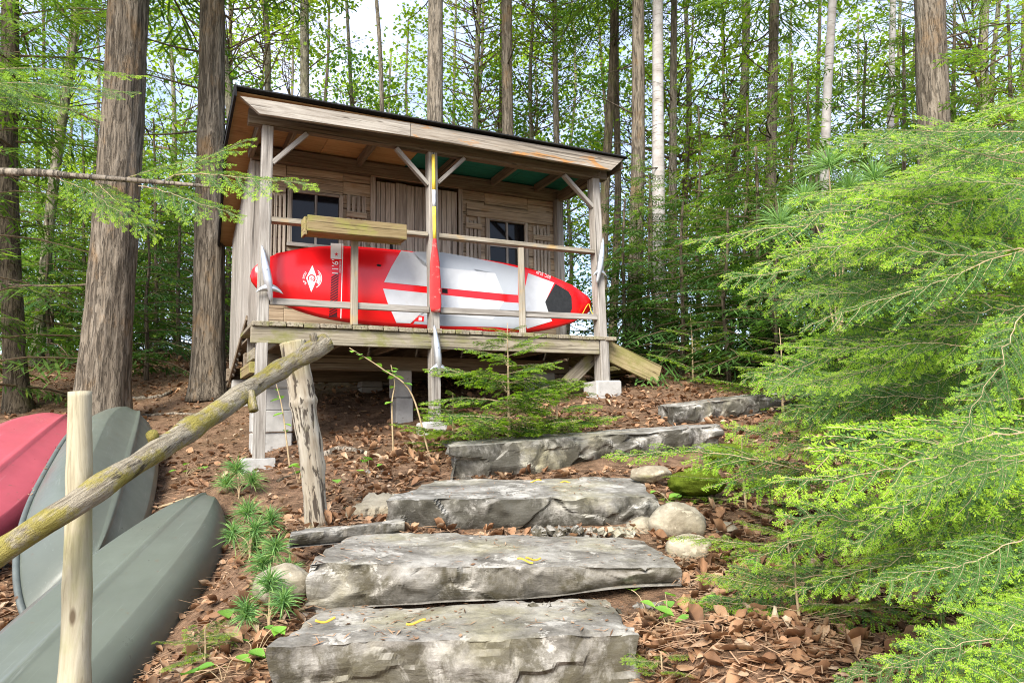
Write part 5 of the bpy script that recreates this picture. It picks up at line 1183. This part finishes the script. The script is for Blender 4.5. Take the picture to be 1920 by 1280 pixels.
# ------------------------------------------------------------------ leaf litter
def litter(n, size, px_lo, px_hi, Ylo, Yhi, seed, stuff_name, label, mat='leaf_dry', needles=False, dens=None):
    r = np.random.default_rng(seed); Y = Ylo * (Yhi / Ylo) ** r.uniform(0, 1, n); px = r.uniform(px_lo, px_hi, n); X = (px - 960) / F_PX * Y
    if dens is not None:
        k = dens(X, Y, r); X, Y = X[k], Y[k]; n = len(X)
    Z = ground_z(X, Y) + r.uniform(.001, .018, n) + (.012 if needles else 0); C = np.column_stack([X, Y, Z]); a = r.uniform(0, 6.283, n); tl = r.normal(0, .16, n) * (0.5 if needles else 1)
    d = np.column_stack([np.cos(a) * np.cos(tl), np.sin(a) * np.cos(tl), np.sin(tl)]); up = np.column_stack([r.normal(0, .22, n), r.normal(0, .22, n), np.ones(n)])
    lat = np.cross(up, d); lat /= np.linalg.norm(lat, axis=1)[:, None]; up = np.cross(d, lat); s = (size * np.clip(r.lognormal(-.12, .38, n), .35, 1.5))[:, None]; col = np.clip(r.beta(2, 2.4, n), 0, 1); mb = MB()
    if needles:
        V = np.stack([C - lat * .0026, C + lat * .0026, C + d * s + lat * .0015, C + d * s - lat * .0015], 1); mb.add(V.reshape(-1, 3), np.arange(n * 4).reshape(-1, 4), rnd=np.repeat(col, 4))
    else:
        cu = (r.normal(.16, .24, n))[:, None]; asp = r.uniform(.16, .42, n)[:, None]
        tw = r.normal(0, .12, (n, 1)); prof_ = [(0, 0, .0), (.16, .62, .7), (.38, 1, 1.1), (.62, .86, 1.25), (.84, .45, 1.2), (1, 0, 1.35)]
        A_ = [C + d * s * a + lat * s * asp * b * r.uniform(.75, 1.2, (n, 1)) + up * s * (cu * c + tw * b) for a, b, c in prof_]
        B_ = [C + d * s * a - lat * s * asp * b * r.uniform(.75, 1.2, (n, 1)) + up * s * (cu * c - tw * b) for a, b, c in prof_[1:5]]
        M_ = [C + d * s * a + up * s * (cu * a * .5) for a in (.38, .72)]
        V = np.stack(A_ + B_ + M_, 1); b = np.arange(n)[:, None] * 12
        tri = [(0, 10, 1), (1, 10, 2), (2, 10, 11), (2, 11, 3), (3, 11, 4), (4, 11, 5), (0, 6, 10), (6, 7, 10), (7, 11, 10), (7, 8, 11), (8, 9, 11), (9, 5, 11)]
        T = np.concatenate([b + np.array([t_]) for t_ in tri], 0); mb.add(V.reshape(-1, 3), None, T, rnd=np.clip(np.repeat(col, 12) + r.normal(0, .10, n * 12), 0, 1))
    return tag(mb.build(stuff_name, mat, smooth=not needles), label, 'leaves', kind='stuff')
def off_steps(X, Y, r):
    bad = np.zeros(len(X), bool)
    for (x0, x1, y0, y1) in ((s1L[0], s1R[0], 2.4, 3.05), (s2L[0], s2R[0], 2.9, 3.75), (s3L[0] + .02, s3R[0], 3.85, 4.72), (s4L[0], s4R[0], 4.9, 5.5)): bad |= (X > x0) & (X < x1) & (Y > y0) & (Y < y1)
    patch = fbm(np.column_stack([X * .9, Y * .9, X * 0]), 77, 3)
    left = (X < -1.0) & (Y < 9)
    keep = r.uniform(0, 1, len(X)) < np.where(left, .55 + patch * .6, .95)
    return ~bad & keep
litter(44000, .052, -150, 2070, 2.0, 12.5, 71, 'leaf_litter', 'brown dead leaves strewn over the forest floor', dens=off_steps)
litter(9000, .09, -150, 2070, 11, 24, 74, 'leaf_litter', 'brown dead leaves on the rise behind the cabin', dens=None)
litter(36000, .10, -150, 2070, 2.0, 7.5, 72, 'needle_litter', 'fallen brown conifer needles between the dead leaves', needles=True, dens=off_steps, mat='twig_litter')
# a few catkins and scraps lying on the treads
ck = [(870, 1022, 3.5), (905, 1030, 3.42), (895, 1038, 3.38), (985, 1056, 3.05), (1000, 1052, 3.06), (610, 1168, 2.66), (780, 1172, 2.62), (1005, 905, 4.55), (1060, 908, 4.5)]
CKL = ['leftmost yellow catkin of three at the back of the second step', 'rightmost yellow catkin of three at the back of the second step', 'frontmost yellow catkin of three on the second step', 'left yellow catkin of a crossed pair near the front of the second step', 'right yellow catkin of a crossed pair near the front of the second step',
       'yellow catkin at the left end of the lowest step', 'yellow catkin in the middle of the lowest step', 'left yellow catkin at the back of the third step', 'right yellow catkin at the back of the third step']
for k, (px, py, Y) in enumerate(ck):
    c = at(px, py, Y); r = np.random.default_rng(k); a = r.uniform(-.5, .5); P = [c + np.array([math.cos(a) * q + 0, math.sin(a) * q, .012 + .008 * math.sin(q * 60 + k)]) for q in np.linspace(-.035, .035, 8)]
    tag(MB().add(*tube(P, .0045, 5)).build('catkin', 'catkin', smooth=True), CKL[k], 'catkin', 'fallen catkins on the steps')

def debris(objs, n, seed, name, label, size, up_min=.3, mat='leaf_dry', thin=False, rim=None):
    r = np.random.default_rng(seed); C = []; N = []
    for o in objs:
        me = o.data; M = np.array(o.matrix_world) if o.parent is None else np.array(o.parent.matrix_world @ o.matrix_basis)
        if o.parent is None: M = np.array(Matrix.Translation(o.location))
        k = len(me.polygons); c = np.zeros(k * 3); nn = np.zeros(k * 3); me.polygons.foreach_get('center', c); me.polygons.foreach_get('normal', nn); c = c.reshape(-1, 3) @ M[:3, :3].T + M[:3, 3]; nn = nn.reshape(-1, 3) @ M[:3, :3].T
        nn = np.where((nn[:, 2] < 0)[:, None] & (rim is not None), -nn, nn); g = (nn[:, 2] > up_min)
        x, y, d = project(c); g &= (d > .3) & (x > -60) & (x < 1980) & (y < 1340); ar = np.zeros(k); me.polygons.foreach_get('area', ar); w = ar * g * (.25 + np.clip(fbm(c * 3, seed, 2) + .1, 0, 1) * 2); w /= w.sum(); i = r.choice(k, n // len(objs), p=w)
        C.append(c[i] + r.uniform(-.5, .5, (len(i), 3)) * np.sqrt(ar[i])[:, None] * np.array([1, 1, 0])); N.append(nn[i])
    C = np.concatenate(C); N = np.concatenate(N); C = C + N * .003; m = len(C); a = r.normal(0, 1, (m, 3)); lat = np.cross(N, a); lat /= np.linalg.norm(lat, axis=1)[:, None]; d = np.cross(lat, N); s = (size * r.uniform(.4, 1.2, m))[:, None]; wd = s * (.06 if thin else .32)
    V = np.stack([C - d * s * .5, C + lat * wd + N * s * .06, C + d * s * .5 + N * s * .1, C - lat * wd + N * s * .06], 1)
    tag(MB().add(V.reshape(-1, 3), np.arange(m * 4).reshape(-1, 4), rnd=np.repeat(r.beta(2, 2, m), 4)).build(name, mat), label, 'leaves', kind='stuff')
bpy.context.view_layer.update()
hulls = [c.children[0] for c in (c1, c2, c3)]
debris(hulls, 210, 5, 'leaf_litter', 'bits of dead leaf and needles lying on the canoe hulls', .030, .15, rim=1)
stp = [o for o in COL.objects if o.name.startswith('stone_step')]
debris(stp, 700, 6, 'needle_litter', 'brown needles and leaf scraps lying on the stone treads', .05, .8, thin=True)
debris(stp, 260, 8, 'leaf_litter', 'small leaf scraps on the stone treads', .022, .8)
